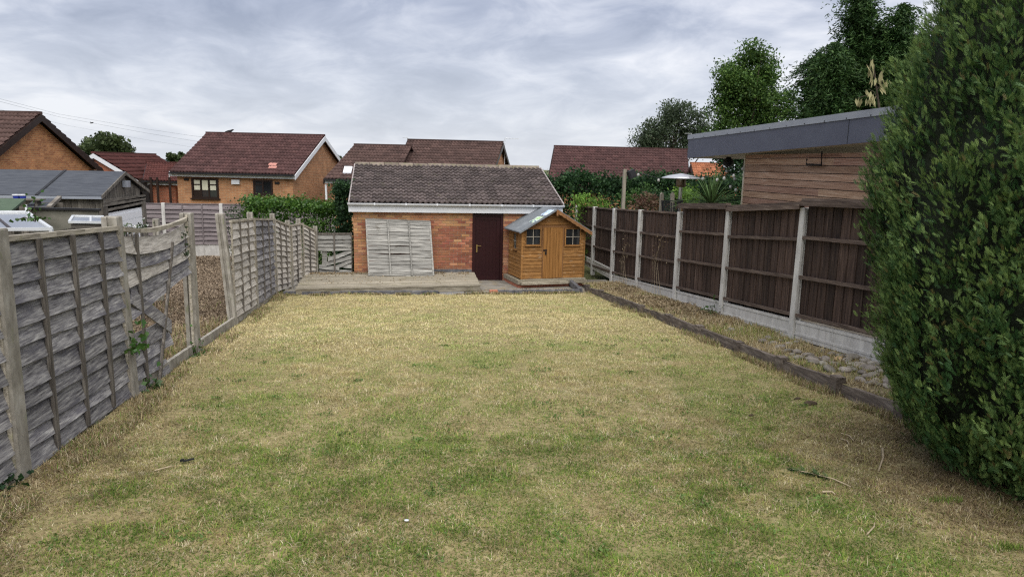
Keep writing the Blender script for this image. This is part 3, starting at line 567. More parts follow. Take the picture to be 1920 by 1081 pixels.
# right fence: closeboard panels between concrete posts
RX = 6.25
rf = thing('closeboard_fence', 'dark brown closeboard fence with pale concrete posts beside the raised bed', 'fence', (RX, 14, bed_z(14)))
RP = [(5.2, 1.86, 0), (7.63, 1.72, 0), (10.07, 1.51, .02), (12.54, 1.33, .015), (14.84, 1.12, 0), (17.37, 1.0, 0), (19.55, .90, 0), (21.6, .82, 0), (23.8, .73, 0)]
for y, zt, ln in RP: hpost(MB(), RX-.01, y, max(bed_z(y), -1.25)-.08, zt, lean=ln, w=.13, d=.12).build('post', m_conc, rf)
TOPS = [(1.98, 1.80), (1.74, 1.655), (1.60, 1.40), (1.44, 1.31), (1.10, 1.0), (.98, .90), (.88, .81), (.80, .72)]
def gb_top(y): return -.23-.081*(y-9.94)
for i in range(8):
    ya, yb = RP[i][0]+.065, RP[i+1][0]-.065; ta, tb = TOPS[i]; ba, bb = max(gb_top(ya), -1.1)+.03, max(gb_top(yb), -1.1)+.03
    capx = RX-.075 if ta > RP[i][1] or i < 4 else RX-.03
    zl = lambda s, h: (ba+(bb-ba)*s)*(1-h)+(ta+(tb-ta)*s)*h
    cap = MB().beam((capx+.03, ya-(.06 if i < 4 else 0), ta-.02), (capx+.03, yb+(.04 if i < 4 else 0), tb-.02), .10 if i < 4 else .06, .045 if i < 4 else .04)
    pan = cap.build('panel', m_closerail, rf)
    if i < 4: MB().beam((capx-.03, ya-.05, ta-.075), (capx-.03, yb+.03, tb-.075), .02, .075).build('cap_board', m_closerail, pan)
    for h in (.02, .345, .675): MB().beam((RX-.035, ya, zl(0, h)+.01), (RX-.035, yb, zl(1, h)+.01), .035, .05).build('rail', m_closerail, pan)
    nb = 11; w = (yb-ya)/nb
    for k in range(nb):
        s0, s1 = k/nb, (k+1)/nb; y0, y1 = ya+w*k-.006, ya+w*(k+1)+.012; j = random.uniform(-.002, .002); tl = random.uniform(-.02, .005)
        mb = MB(); x0, x1 = RX+.004+j, RX+.024+j
        mb.add([(x0, y0, zl(s0, 0)), (x1-.006, y1, zl(s1, 0)), (x1+.008, y1, zl(s1, 0)), (x0+.014, y0, zl(s0, 0)), (x0, y0, zl(s0, 1)-.03+tl), (x1-.006, y1, zl(s1, 1)-.03+tl), (x1+.008, y1, zl(s1, 1)-.03+tl), (x0+.014, y0, zl(s0, 1)-.03+tl)],
               [(0, 3, 2, 1), (4, 5, 6, 7), (0, 1, 5, 4), (1, 2, 6, 5), (2, 3, 7, 6), (3, 0, 4, 7)]).build('board', m_close, pan)
    g = MB(); h = .30
    for (o0, o1, d) in ((0, .045, .05), (.045, .20, .032), (.20, .235, .05), (.235, h, .036)):
        za, zb = gb_top(ya), gb_top(yb)
        if i > 5: za = zb = max(za, -.85)
        g.obox((RX-d/2-.01, ya, za-o1), (d, 0, 0), (0, yb-ya, zb-za), (0, 0, o1-o0))
    g.build('gravel_board', m_conc, rf)

# timber edging of the raised bed
te = thing('timber_edging', 'low dark timber edging with square pegs between lawn and raised bed', 'edging', (5.12, 12, lawn_z(12)))
PG = [6.16, 7.26, 8.46, 9.67, 11.1, 12.5, 13.9, 15.4, 16.9, 18.1]
for i, y in enumerate(PG):
    j = random.uniform(-.02, .02); z = lawn_z(y); h = .185+random.uniform(-.03, .03)
    MB().obox((5.055+j, y-.065, z-.1), (.125, random.uniform(-.01, .01), 0), (0, .13, 0), (random.uniform(-.012, .012), 0, h+.1)).build('peg', m_timber, te)
    if i+1 < len(PG):
        y2 = PG[i+1]; k = random.uniform(-.015, .015)
        MB().obox((5.10+k, y+.07, lawn_z(y)-.08), (.055, 0, 0), (random.uniform(-.02, .02), y2-y-.14, lawn_z(y2)-lawn_z(y)+random.uniform(-.025, .025)), (.008, 0, .232+random.uniform(-.02, .012))).build('board', m_timber, te)
MB().obox((5.10, 3.4, lawn_z(3.4)-.08), (.055, 0, 0), (0, 2.68, lawn_z(6.08)-lawn_z(3.4)), (0, 0, .235)).build('board', m_timber, te)

# ------------------------------------------------------------------ kerbs, slabs, decking
def kerb(label, x0, x1, red=False):
    t = thing('brick_kerb', label, 'kerb', ((x0+x1)/2, 17.77, -1.2)); n = round((x1-x0)/.222); w = (x1-x0)/n
    me = MB().box(0, w-.008, 0, .10, -.14, 0).mesh('kerb_brick', m_bluebrick); mr = MB().box(0, w-.008, 0, .10, -.14, 0).mesh('kerb_brick', m_redbrick)
    for k in range(n): link('brick', mr if red and k == 0 else me, (x0+w*k, 17.72+random.uniform(-.006, .006), -1.118+random.uniform(-.006, .006)), t, (0, 0, random.uniform(-.01, .01)))
    MB().box(x0+.01, x1-.01, 17.735, 17.81, -1.27, -1.128).build('mortar_bed', m_mortar, t); return t
kerb('long low blue brick kerb in front of the decking', -2.66, 1.12)
k2 = kerb('shorter blue brick kerb with a red end brick, in front of the playhouse', 2.42, 4.8, True)
me = MB().box(0, .10, 0, .214, -.14, 0).mesh('kerb_brick', m_bluebrick)
for k in range(5): link('brick', me, (4.80, 17.84+.222*k, -1.10+.012*k), k2)
for (x0, x1, y0, y1, lb) in ((1.15, 1.78, 17.48, 17.95, 'left grey paving slab of the step between the kerbs'), (1.80, 2.38, 17.46, 17.93, 'right grey paving slab of the step between the kerbs')):
    MB().obox((x0, y0, -1.245), (x1-x0, .01, .006), (0, y1-y0, 0), (0, 0, .055)).build('paving_slab', m_slab, label=lb, cat='paving slab')
dk = thing('decking', 'weathered low timber decking in front of the garage wall', 'decking', (0, 18.8, -1.2))
nb = 19
for k in range(nb):
    s = k/nb; y0 = 17.86+(19.96-17.86)*s; w = (19.96-17.86)/nb-.008
    xl = -2.38+.02*sin(k*2.3); xr = 2.22+.04*s+random.uniform(-.015, .015); z = -1.045+.06*s
    MB().obox((xl, y0-.16*(1-s), z-.028), (xr-xl, .30*(1-s), .02*(1-s)), (0, w, .002), (0, 0, .028)).build('deck_board', m_deck, dk)
fr = MB(); fr.obox((-2.36, 17.71, -1.2), (4.56, .30, .02), (0, .03, 0), (0, 0, .125)); fr.obox((2.17, 18.0, -1.22), (.035, 1.94, .0), (-.03, 0, 0), (0, 0, .17)); fr.build('deck_frame', m_deck, dk)
_n = 1500; _x = RNG.uniform(-2.3, 2.1, _n); _y = 19.95-np.abs(RNG.normal(0, .16, _n)); _P = np.stack([_x, _y, 0*_x-.985+RNG.uniform(0, .015, _n)], 1); _k = vnoise(_x, _y, .4, 61) > .35
_x2 = RNG.uniform(-2.3, 2.0, 300); _y2 = RNG.uniform(18.2, 20, 300); _P = np.concatenate([_P[_k], np.stack([_x2, _y2, -1.035+.06*(_y2-17.86)/2.1], 1)])
_V, _F = leaves(_P, .05, up=1.2, aspect=.5); np_obj('leaf_litter', _V, _F, l_dry, kind='stuff')
_x = RNG.uniform(2.0, 4.7, 700); _y = RNG.uniform(17.85, 18.5, 700); _V, _F = leaves(np.stack([_x, _y, 0*_x-1.222], 1), .045, up=1.5, aspect=.4); np_obj('patio_litter', _V, _F, l_dry, kind='stuff')

# ------------------------------------------------------------------ the garage
ga = thing('garage', 'small brick garage with old tiled roof, white fascia and maroon door', 'garage', (1.8, 21.5, -1.24))
GX0, GX1, GY, GT = -1.08, 4.68, 20.0, .70
w = MB(); w.box(GX0+.01, 2.22, GY+.012, GY+.12, -1.26, GT); w.box(3.08, GX1-.01, GY+.012, GY+.12, -1.26, GT); w.box(GX0+.01, GX0+.12, GY+.12, 26.3, -1.26, GT); w.box(GX1-.12, GX1-.01, GY+.12, 26.3, -1.26, GT); w.box(GX0+.12, GX1-.12, 26.2, 26.3, -1.26, GT)
for gx in (GX0+.01, GX1-.12): w.prism([(gx, 20.15, GT), (gx, 26.2, GT), (gx, 23.2, 1.86)], (.11, 0, 0))
w.build('wall', m_mortar, ga)
BW, BH = .2215, .0745; bme = {}
def brick_mesh(wd, buff):
    k = round(wd, 3)
    if (k, buff) not in bme: bme[k, buff] = MB().box(0, wd, 0, .06, 0, BH-.010).mesh('brick', m_brick_buff if buff else m_brick)
    return bme[k, buff]
def is_buff(p, z): return random.random() < min(.9, max(.06, (z-.12)*1.9, (-.72-p)*2.6))
_rest = MB(); _cnt = 0; _all = []
for r in range(26):
    z = -1.24+BH*r
    if z+BH > GT: break
    x = GX0-(BW/2 if r % 2 else 0)
    while x < GX1-.01:
        a, b = max(x, GX0), min(x+BW-.010, GX1); x += BW
        for (p, q) in ([(a, min(b, 2.21)), (max(a, 3.09), b)] if b > 2.21 and a < 3.09 else [(a, b)]):
            if q-p > .025: _all.append((p, q, z))
def _seen(b):                                           # bare wall first, then what the panel and playhouse cover
    p, q, z = b; m = (p+q)/2; return 0 if (z > -1.0 and (m < -.78 or 1.05 < m < 3.35 or z > .42)) else 1
_all.sort(key=_seen)
for i, (p, q, z) in enumerate(_all):
    j = random.uniform(-.003, .003)
    if i < 290: link('brick', brick_mesh(q-p, is_buff(p, z)), (p, GY+j, z), ga)
    else: _rest.box(p, q, GY+j, GY+.06, z, z+BH-.010)
_rest.build('brickwork', m_brick, ga, kind='stuff')
dp = MB().box(.9, 2.2, GY-.006, GY-.001, -1.05, -.90).build('dark_brick_band', m_bluebrick, ga)  # dark blue-brick strip low on the wall
MB().box(GX0-.12, GX1+.1, GY-.14, GY-.115, .70, .90).build('fascia', m_white, ga)
MB().box(GX0-.1, GX1+.08, GY-.114, GY+.02, .70, .715).build('soffit', m_white, ga)
g = MB(); n = 7
prof = [(-.145-.115*sin(pi*k/n)*.0-.055+.055*cos(pi*k/n), .945-.06*sin(pi*k/n)) for k in range(n+1)]
g.prism([(GX0-.14, GY+p-.005, z) for p, z in prof], (GX1-GX0+.27, 0, 0)); gut = g.build('gutter', m_white, ga)
for x in (-.5, .35, 1.2, 2.1, 3.0, 3.9): MB().box(x-.02, x+.02, GY-.27, GY-.14, .90, .958).build('bracket', m_white, gut)
# roof of separate tiles
E0, R0 = Vector((GX0-.09, GY-.20, .965)), Vector((GX0-.09, 23.2, 1.965)); sl = R0-E0; PIT = math.atan2(sl.z, sl.y); SLN = sl.length
NR, NC = 13, 20; TW = (GX1-GX0+.17)/NC; TL = SLN/NR
def tile_mesh(mat, w, l, hump=.042, lip=.042):
    mb = MB(); xs = np.linspace(0, w*1.0, 9); f = lambda x: hump*max(0, sin(2*pi*2*x/w-.9))**.8
    vs = [(x, 0, f(x)-.004) for x in xs]+[(x, 0, f(x)+lip) for x in xs]+[(x, l*1.08, f(x)+.003) for x in xs]; n = 9
    fs = [(i, i+1, n+i+1, n+i) for i in range(n-1)]+[(n+i, n+i+1, 2*n+i+1, 2*n+i) for i in range(n-1)]
    return mb.add(vs, fs).mesh('roof_tile', mat)
tme = tile_mesh(m_tile, TW, TL)
rt = MB().add([E0+Vector((0, .05, -.03)), E0+Vector((GX1-GX0+.17, .05, -.03)), R0+Vector((GX1-GX0+.17, 0, -.03)), R0+Vector((0, 0, -.03)), (GX0-.09, 26.5, .9), (GX1+.08, 26.5, .9)],
              [(0, 1, 2, 3), (3, 2, 5, 4)]).build('roof', m_tile, ga)
for r in range(NR):
    for c in range(NC):
        p = E0+sl*(r/NR)+Vector((TW*c, 0, random.uniform(-.004, .006)+.012*sin(c*.5)*sin(r*.4)))
        link('roof_tile', tme, p, rt, (PIT+random.uniform(-.012, .016), random.uniform(-.012, .012), random.uniform(-.010, .010)))
rm = MB(); hw = .12
rm.prism([(0, -hw, -.06), (0, -hw*.6, .02), (0, 0, .055), (0, hw*.6, .02), (0, hw, -.06)], (.44, 0, 0)); rme = rm.mesh('ridge_tile', m_ridge)
for k in range(13): link('ridge_tile', rme, (GX0-.09+.455*k, 23.2, 1.985+random.uniform(-.005, .006)), rt, (0, random.uniform(-.008, .008), 0))
for sx, x in ((-1, GX0-.13), (1, GX1+.08)):
    v = MB(); 
    for r in range(NR):
        p = E0+sl*(r/NR); q = E0+sl*((r+.97)/NR); v.obox((x+.01, p.y, p.z-.045), (.035, 0, 0), q-p, (0, -.02, .075))
    v.build('verge', m_verge, ga)
    MB().obox((x+.01, 26.4, .87), (.03, 0, 0), R0-E0+Vector((0, -6.2, 0)), (0, 0, .1)).build('verge', m_verge, ga)
# door
MB().box(2.21, 2.29, GY-.02, GY+.07, -1.235, .69).box(3.01, 3.09, GY-.02, GY+.07, -1.235, .69).box(2.29, 3.01, GY-.02, GY+.07, .61, .69).build('door_frame', m_door, ga)
d = MB().box(2.295, 3.005, GY+.03, GY+.065, -1.235, .605).build('door', m_door, ga)
dd = MB()
for a, b, c, e in ((2.295, 2.40, -1.235, .605), (2.90, 3.005, -1.235, .605), (2.40, 2.90, -1.235, -1.10), (2.40, 2.90, .50, .605)): dd.box(a, b, GY+.012, GY+.03, c, e)
for k in range(1, 5): dd.box(2.40+.1*k-.004, 2.40+.1*k+.004, GY+.024, GY+.031, -1.10, .50)
dd.build('door_moulding', m_door, d)
MB().box(2.325, 2.36, GY+.0, GY+.012, -.42, -.20).beam((2.342, GY-.03, -.235), (2.46, GY-.03, -.235), .018, .018).beam((2.342, GY+.005, -.235), (2.342, GY-.03, -.235), .018, .018).build('handle', m_brass, d)

# the panel leaning on the garage wall
lp = thing('fence_panel', 'loose silvery grey waney panel leaning on the brick garage wall', 'fence panel', (.15, 19.5, -1.0))
A, B, Cc, D = Vector((-.66, 19.40, -.985)), Vector((1.08, 19.40, -.99)), Vector((-.735, 19.90, .50)), Vector((1.0, 19.90, .45))
MB().beam(A, Cc, .04, .04).beam(B, D, .045, .04).beam(Cc, D, .05, .05).beam(A+Vector((.02, 0, .03)), B+Vector((-.02, 0, .03)), .03, .05).build('panel_frame', m_slat_x, lp)
NS = 15
for k in range(NS):
    s = 1-(k+.1)/NS; p, q = A.lerp(Cc, s), B.lerp(D, s); e = .0
    if k in (5, 6): e = -.035
    if k in (9,): e = .04
    slat(p+Vector((.02, -.01, 0)), q+Vector((-.02, -.01, e*.5)), (1.48/NS)*1.1, (0, -.95, .3), m_slat_x, lp, sag=e, wave=.016)
for s in (.335, .665): MB().beam(A.lerp(B, s)+Vector((0, -.05, 0)), Cc.lerp(D, s)+Vector((0, -.045, 0)), .03, .045).build('batten', m_slat_x, lp)

# ------------------------------------------------------------------ the playhouse
XF = Matrix.Translation((3.42, 18.78, -1.0)) @ Matrix.Rotation(.165, 4, 'Z')
ph = thing('playhouse', 'small orange wooden playhouse with grey felt roof beside the garage', 'playhouse', XF @ Vector((.92, .6, -.14)))
W, DP, EV, AP = 1.86, 1.10, 1.32, 1.86                 # width, depth, eave, apex
def gz(x): return EV+(AP-EV)*(1-abs(x-W/2)/(W/2))
MB(XF).box(.02, W-.02, .02, .03, .0, EV).box(.02, .03, .03, DP, 0, EV).box(W-.03, W-.02, .03, DP, 0, EV).box(.02, W-.02, DP-.01, DP, 0, EV).prism([(.02, .02, EV), (W-.02, .02, EV), (W/2, .02, AP-.02)], (0, .01, 0)).prism([(.02, DP-.01, EV), (W-.02, DP-.01, EV), (W/2, DP-.01, AP-.02)], (0, .01, 0)).build('inner_wall', m_play_dk, ph)
DX0, DX1, DH = .62, 1.19, 1.40
BHt = .098; r = 0
WIN = [(.12, .52, .94, 1.36), (1.28, 1.70, .92, 1.35)]
def segs(z0, z1, spans):
    out = [(0, W)]
    for a, b, c, e in spans:
        if z1 > c+.005 and z0 < e-.005: out = [s for q in out for s in ((q[0], min(q[1], a)), (max(q[0], b), q[1])) if s[1]-s[0] > .02]
    return out
z = 0
while z < AP-.05:
    z1 = z+BHt-.005
    for a, b in segs(z, z1, [(DX0-.03, DX1+.03, -1, DH+.03)]+[(a-.03, b+.03, c-.03, e+.03) for a, b, c, e in WIN]):
        if z1 > EV: t = (z1-EV)/(AP-EV)*W/2; a, b = max(a, t), min(b, W-t)
        if b-a < .05: continue
        MB(XF).add([(a, -.004, z), (b, -.004, z), (b, .019, z), (a, .019, z), (a, .008, z1), (b, .008, z1), (b, .019, z1), (a, .019, z1)], [(0, 3, 2, 1), (4, 5, 6, 7), (0, 1, 5, 4), (1, 2, 6, 5), (2, 3, 7, 6), (3, 0, 4, 7)]).build('board', m_play, ph)
    if z1 < EV:
        for a, b in ([(0, .36), (.72, DP)] if .70 < z1 and z < 1.25 else [(0, DP)]):
            MB(XF).add([(-.004, a, z), (-.004, b, z), (.019, b, z), (.019, a, z), (.008, a, z1), (.008, b, z1), (.019, b, z1), (.019, a, z1)], [(0, 3, 2, 1), (4, 5, 6, 7), (0, 1, 5, 4), (1, 2, 6, 5), (2, 3, 7, 6), (3, 0, 4, 7)]).build('board', m_play, ph)
    z += BHt
MB(XF).box(-.012, .035, -.014, -.005, 0, EV).box(-.012, -.005, -.005, .04, 0, EV).build('corner_trim', m_play, ph)
MB(XF).box(W-.035, W+.012, -.014, -.005, 0, EV).build('corner_trim', m_play, ph)
dr = MB(XF).box(DX0, DX1, -.004, .012, .0, DH).build('door', m_play_v, ph)
nb = 6
for k in range(nb): MB(XF).box(DX0+(DX1-DX0)/nb*k+.003, DX0+(DX1-DX0)/nb*(k+1)-.003, -.020, -.006, .005, DH-.01).build('board', m_play_v, dr)
MB(XF).box(DX0+.0, DX0+.10, -.035, -.021, .76, .80).box(DX0+.05, DX0+.09, -.045, -.021, .66, .74).build('padlock', m_black, dr)
MB(XF).box(DX0-.028, DX0-.003, -.012, .012, 0, DH+.02).box(DX1+.003, DX1+.028, -.012, .012, 0, DH+.02).box(DX0-.003, DX1+.003, -.012, .012, DH+.003, DH+.025).build('door_frame', m_play_dk, ph)
def pwin(x0, x1, z0, z1, side=False):
    P = (lambda a, b, c, d, e, f: (c, d, a, b, e, f)) if side else (lambda *q: q)
    f = MB(XF)
    for q in ((x0-.03, x0, -.02, .02, z0-.03, z1+.03), (x1, x1+.03, -.02, .02, z0-.03, z1+.03), (x0, x1, -.02, .02, z0-.03, z0), (x0, x1, -.02, .02, z1, z1+.03)): f.box(*P(*q))
    f.box(*P(x0-.04, x1+.04, -.04, -.021, z0-.045, z0-.03))
    wf = f.build('window', m_play, ph); m = (x0+x1)/2; zz = (z0+z1)/2
    MB(XF).box(*P(m-.008, m+.008, -.014, -.003, z0, z1)).box(*P(x0, m-.009, -.014, -.003, zz-.008, zz+.008)).box(*P(m+.009, x1, -.014, -.003, zz-.008, zz+.008)).build('glazing_bar', m_rail, wf)
    for a, b in ((x0, m), (m, x1)):
        for c, e in ((z0, zz), (zz, z1)): MB(XF).box(*P(a+.001, b-.001, .003, .007, c+.001, e-.001)).build('pane', m_glass, wf)
for q in WIN: pwin(*q)
pwin(.40, .68, .78, 1.2, side=True)
OV, OF = .13, .17; sp = (AP-EV)/(W/2)
zr = lambda x: AP+.03-abs(x-W/2)*sp
roofL = MB(XF).prism([(-OV, -OF, zr(-OV)), (W/2, -OF, zr(W/2)), (W/2, -OF, zr(W/2)+.028), (-OV, -OF, zr(-OV)+.028)], (0, DP+OF+.06, 0)).build('roof_slope', m_felt, ph)
MB(XF).prism([(W/2, -OF, zr(W/2)), (W+OV, -OF, zr(W+OV)), (W+OV, -OF, zr(W+OV)+.028), (W/2, -OF, zr(W/2)+.028)], (0, DP+OF+.06, 0)).build('roof_slope', m_felt, ph)
n = 26; bb = MB(XF); up = []; lo = []
for i in range(n+1):
    x = W/2+(W/2+OV)*i/n; zt = zr(x)+.006; up.append((x, -OF-.022, zt)); lo.append((x, -OF-.022, zt-.085-.022*abs(sin(i*pi/3.2))))
for i in range(n): bb.prism([lo[i], lo[i+1], up[i+1], up[i]], (0, .018, 0))
bb.build('bargeboard', m_play_dk, ph)
MB(XF).prism([(-OV, -OF-.02, zr(-OV)-.02), (W/2, -OF-.02, zr(W/2)-.02), (W/2, -OF-.02, zr(W/2)+.024), (-OV, -OF-.02, zr(-OV)+.024)], (0, .017, 0)).build('bargeboard', m_felt, ph)
MB(XF).box(W/2-.025, W/2+.025, -OF-.035, -OF-.023, zr(W/2)-.16, zr(W/2)-.01).build('finial', m_play_dk, ph)
MB(XF).box(-.03, W+.02, -.10, .01, -.055, -.008).build('bearer', m_deck, ph)
MB(XF).box(-.05, 1.32, -.20, -.06, -.135, -.06).build('bearer', m_deck, ph); MB(XF).box(1.34, W+.04, -.17, -.05, -.13, -.058).build('bearer', m_deck, ph)
MB(XF).box(-.13, -.02, -.12, DP+.02, -.13, -.02).build('bearer', m_deck, ph)
pl = MB(XF); pl.box(-.10, W, -.05, DP, -.26, -.136); pl.build('plinth', m_redbrick, ph)
def bag(label, x, y, sx, sy, mat):
    mb = MB(XF); n = 7; vs = []
    for i in range(n):
        for j in range(n):
            px, py = x+sx*(i/(n-1)-.5)+.02*sin(j*2.1), y+sy*(j/(n-1)-.5)+.02*sin(i*1.7); e = 1-max(abs(i-3), abs(j-3))/3
            vs.append((px, py, zr(px)+.034+.05*e*(.6+.4*sin(i*2.3+j*1.9))))
    vs += [(v[0], v[1], zr(v[0])+.030) for v in vs]; N2 = n*n
    fs = [(i*n+j, i*n+j+1, (i+1)*n+j+1, (i+1)*n+j) for i in range(n-1) for j in range(n-1)]; fs += [tuple(N2+k for k in f)[::-1] for f in fs]
    edge = [(0, j) for j in range(n)]+[(i, n-1) for i in range(1, n)]+[(n-1, j) for j in range(n-2, -1, -1)]+[(i, 0) for i in range(n-2, 0, -1)]
    ids = [i*n+j for i, j in edge]; fs += [(ids[k], ids[(k+1) % len(ids)], N2+ids[(k+1) % len(ids)], N2+ids[k]) for k in range(len(ids))]
    mb.add(vs, fs).build('plastic_bag', mat, label=label, cat='plastic bag')
bag('lime green and white crumpled plastic lying low on the playhouse roof', .40, .02, .26, .36, m_bag_g)
bag('pale blue crumpled plastic near the ridge of the playhouse roof', .72, .02, .24, .36, m_bag_b)

# ------------------------------------------------------------------ houses beyond
def bil(FL, FR, RL, RR, s, t): return FL.lerp(FR, s).lerp(RL.lerp(RR, s), t)
def tiled(name, FL, FR, RL, RR, mat, parent, tw=.30, tl=.33, hump=.05, label=None):
    """tiles far away: real relief, one joined part"""
    nc = max(2, round((FR-FL).length/tw)); nr = max(2, round((RL-FL).length/tl)); nn = (FR-FL).cross(RL-FL).normalized(); nn = nn if nn.z > 0 else -nn
    k = 7; V = []; Fs = []; o = 0
    for r in range(nr):
        for c in range(nc):
            j = random.uniform(-.006, .008); rows = [[], [], []]
            for i in range(k):
                x = i/(k-1); h = hump*max(0, sin(2*pi*2*x-.9))**.8+j
                a = bil(FL, FR, RL, RR, (c+x)/nc, r/nr); b = bil(FL, FR, RL, RR, (c+x)/nc, min(1, (r+1.06)/nr))
                rows[0].append(a+nn*(h-.01)); rows[1].append(a+nn*(h+.055)); rows[2].append(b+nn*(h+.002))
            V += rows[0]+rows[1]+rows[2]
            for q in (0, k): Fs += [(o+q+i, o+q+i+1, o+q+k+i+1, o+q+k+i) for i in range(k-1)]
            o += 3*k
    V = np.array([tuple(v) for v in V]); return np_obj(name, V, np.array(Fs), mat, parent, label=label, kind='stuff')
def gable_house(name, label, FL, FR, RL, RR, base, wallm, tilem, barge=m_white, fascia=True, oh=.30, gables=(True, True), gutter=m_black, cat='house', bside=.22, fasm=None, ends=(True, True)):
    """front eave FL-FR, ridge RL-RR, the back slope mirrors the front"""
    FR = Vector((FR.x, FR.y, FL.z)); RR = Vector((RR.x, RR.y, RL.z))
    BL, BR = Vector((2*RL.x-FL.x, 2*RL.y-FL.y, FL.z)), Vector((2*RR.x-FR.x, 2*RR.y-FR.y, FR.z))
    c = (FL+FR+BL+BR)/4; t = thing(name, label, cat, (c.x, c.y, base))
    ex = (FR-FL).normalized(); ey = (BL-FL); ey = ey.normalized(); up = Vector((0, 0, 1))
    a, b, cc, d = FL+ex*oh*.6+ey*oh, FR-ex*oh*.6+ey*oh, BR-ex*oh*.6-ey*oh, BL+ex*oh*.6-ey*oh
    wl = MB()
    for p, q in ((a, b), (b, cc), (cc, d), (d, a)):
        n = (q-p).cross(up).normalized()*.18; p0, q0 = Vector((p.x, p.y, base)), Vector((q.x, q.y, base)); wl.obox(p0, q0-p0, -n, (0, 0, FL.z-base-.02))
    rise = RL.z-FL.z
    for p, q, R, on in ((b, cc, RR, gables[1]), (d, a, RL, gables[0])):
        if on:
            h = rise*(1-oh/((BL-FL).length/2)); m = (p+q)/2; n = (q-p).cross(up).normalized()*.18; z = FL.z-.02
            wl.prism([(p.x, p.y, z), (q.x, q.y, z), (m.x, m.y, z+h)], -n)
    wl.build('wall', wallm, t)
    MB().add([FL-up*.02, FR-up*.02, RR-up*.02, RL-up*.02, BL-up*.02, BR-up*.02], [(0, 1, 2, 3), (3, 2, 5, 4)]).build('roof', tilem, t)
    roof = t.children[-1]
    tiled('roof_tiles', FL, FR, RL, RR, tilem, roof)
    MB().beam(RL+up*.03-ex*.03, RR+up*.03+ex*.03, .20, .10).build('ridge', tilem, roof)
    if fascia:
        MB().obox(FL+ey*.06-up*.20, FR-FL, ey*.03, up*.17).build('fascia', fasm or (m_white if barge is m_white else m_dkframe), t)
        MB().beam(FL-ey*.06-up*.05, FR-ey*.06-up*.05, .11, .08).build('gutter', gutter, t)
    for e0, r0, s in ((FL, RL, -1), (FR, RR, 1), (BL, RL, -1), (BR, RR, 1)):
        if ends[(s+1)//2]: MB().obox(e0+ex*s*.02-up*(bside+.02), ex*s*.03, r0-e0, up*bside).build('bargeboard', barge, t)
    return t, ex, ey
def hwin(house, name, p0, ex, w, h, nrm, cols=3, blinds=True, frame=m_dkframe):
    """window whose lower left corner is p0, with panes and blinds of its own"""
    ex = Vector(ex); up = Vector((0, 0, 1)); nrm = Vector(nrm); p0 = Vector(p0); f = MB(); t = .07
    f.obox(p0, ex*t, up*h, nrm*.05).obox(p0+ex*(w-t), ex*t, up*h, nrm*.05).obox(p0+ex*t, ex*(w-2*t), up*t, nrm*.05).obox(p0+ex*t+up*(h-t), ex*(w-2*t), up*t, nrm*.05)
    cw = (w-2*t)/cols
    for k in range(1, cols): f.obox(p0+ex*(t+cw*k-.03)+up*t, ex*.06, up*(h-2*t), nrm*.045)
    for k in range(cols):
        if k != 1: f.obox(p0+ex*(t+cw*k+.03)+up*(h*.66), ex*(cw-.06), up*.05, nrm*.04)
    f.obox(p0-ex*.06-up*.06, ex*(w+.12), up*.06, nrm*.10)
    wf = f.build(name, frame, house)
    for k in range(cols): MB().obox(p0+ex*(t+cw*k+.01)+up*t+nrm*.004, ex*(cw-.02), up*(h-2*t), nrm*.008).build('pane', m_glass, wf)
    if blinds:
        for k in range(cols):
            MB().obox(p0+ex*(t+cw*k+.05)+up*(h*.42)+nrm*.016, ex*(cw-.10), up*(h*.5), nrm*.006).build('blind', m_blind, wf)
    return wf

# the maroon-roofed bungalow, middle left
FL, FR, RL, RR = PY(318, 321, 34.2), PY(552, 333, 33), PY(388, 250, 38.2), PY(608, 258, 37.2)
ez = (FL.z+FR.z)/2; FL.z = ez+.06; FR.z = ez
hb, ex, ey = gable_house('bungalow', 'bungalow with wide maroon tiled roof, white verge and two dark windows', FL, FR, RL, RR, -1.4, b_buff, m_tile_far)
fn = ex.cross(Vector((0, 0, 1))).normalized(); w0 = FL+ex*.18+ey*.30+fn*.004
def on_front(u, v):                                      # place on that front wall
    n = fn; dd = ray(u, v); k = (w0-C0).dot(n)/dd.dot(n); return C0+dd*k
p, q = on_front(361, 371), on_front(411, 333); hwin(hb, 'window', Vector((p.x, p.y, p.z)), ex, (on_front(411, 371)-p).length, q.z-p.z-.05, fn)
p, q = on_front(476, 364), on_front(512, 336); hwin(hb, 'window', Vector((p.x, p.y, p.z)), ex, (on_front(512, 364)-p).length, q.z-p.z-.05, fn, cols=2, blinds=False)
p = on_front(436, 345); MB().obox(p+fn*.12, ex*.36, -fn*.12, Vector((0, 0, .20))).build('alarm_box', m_white, hb)
for u, v in ((346, 338), (516, 345)): p = on_front(u, v); MB().obox(p+fn*.06, ex*.2, -fn*.06, Vector((0, 0, .10))).build('air_vent', m_black, hb)
for s, tt in ((.745, .17), (.765, .10)):
    p = bil(FL, Vector((FR.x, FR.y, FL.z)), RL, Vector((RR.x, RR.y, RL.z)), s, tt); nn = ex.cross((RL-FL).normalized()); es = (RL-FL).normalized()
    MB().obox(p+nn*.05, ex*.36, es*.24, nn*.03).build('pink_roof_tile', m_tile_pink, hb, label='odd pink replacement tile')
gr = FR-ex*.18+ey*2.9; MB().obox(Vector((gr.x, gr.y, -.5)), ey*1.0, ex*.05, Vector((0, 0, 1.35))).build('side_window', m_dkframe, hb)
gr2 = gr+ey*.15+ex*.045; MB().obox(Vector((gr2.x, gr2.y, -.4)), ey*.7, ex*.02, Vector((0, 0, 1.1))).build('side_pane', m_glass, hb)
sw = FR-ex*.18+ey*5.2; MB().obox(Vector((sw.x, sw.y, 1.5)), ey*.5, ex*.04, Vector((0, 0, .9))).build('slit_window', m_dkframe, hb)

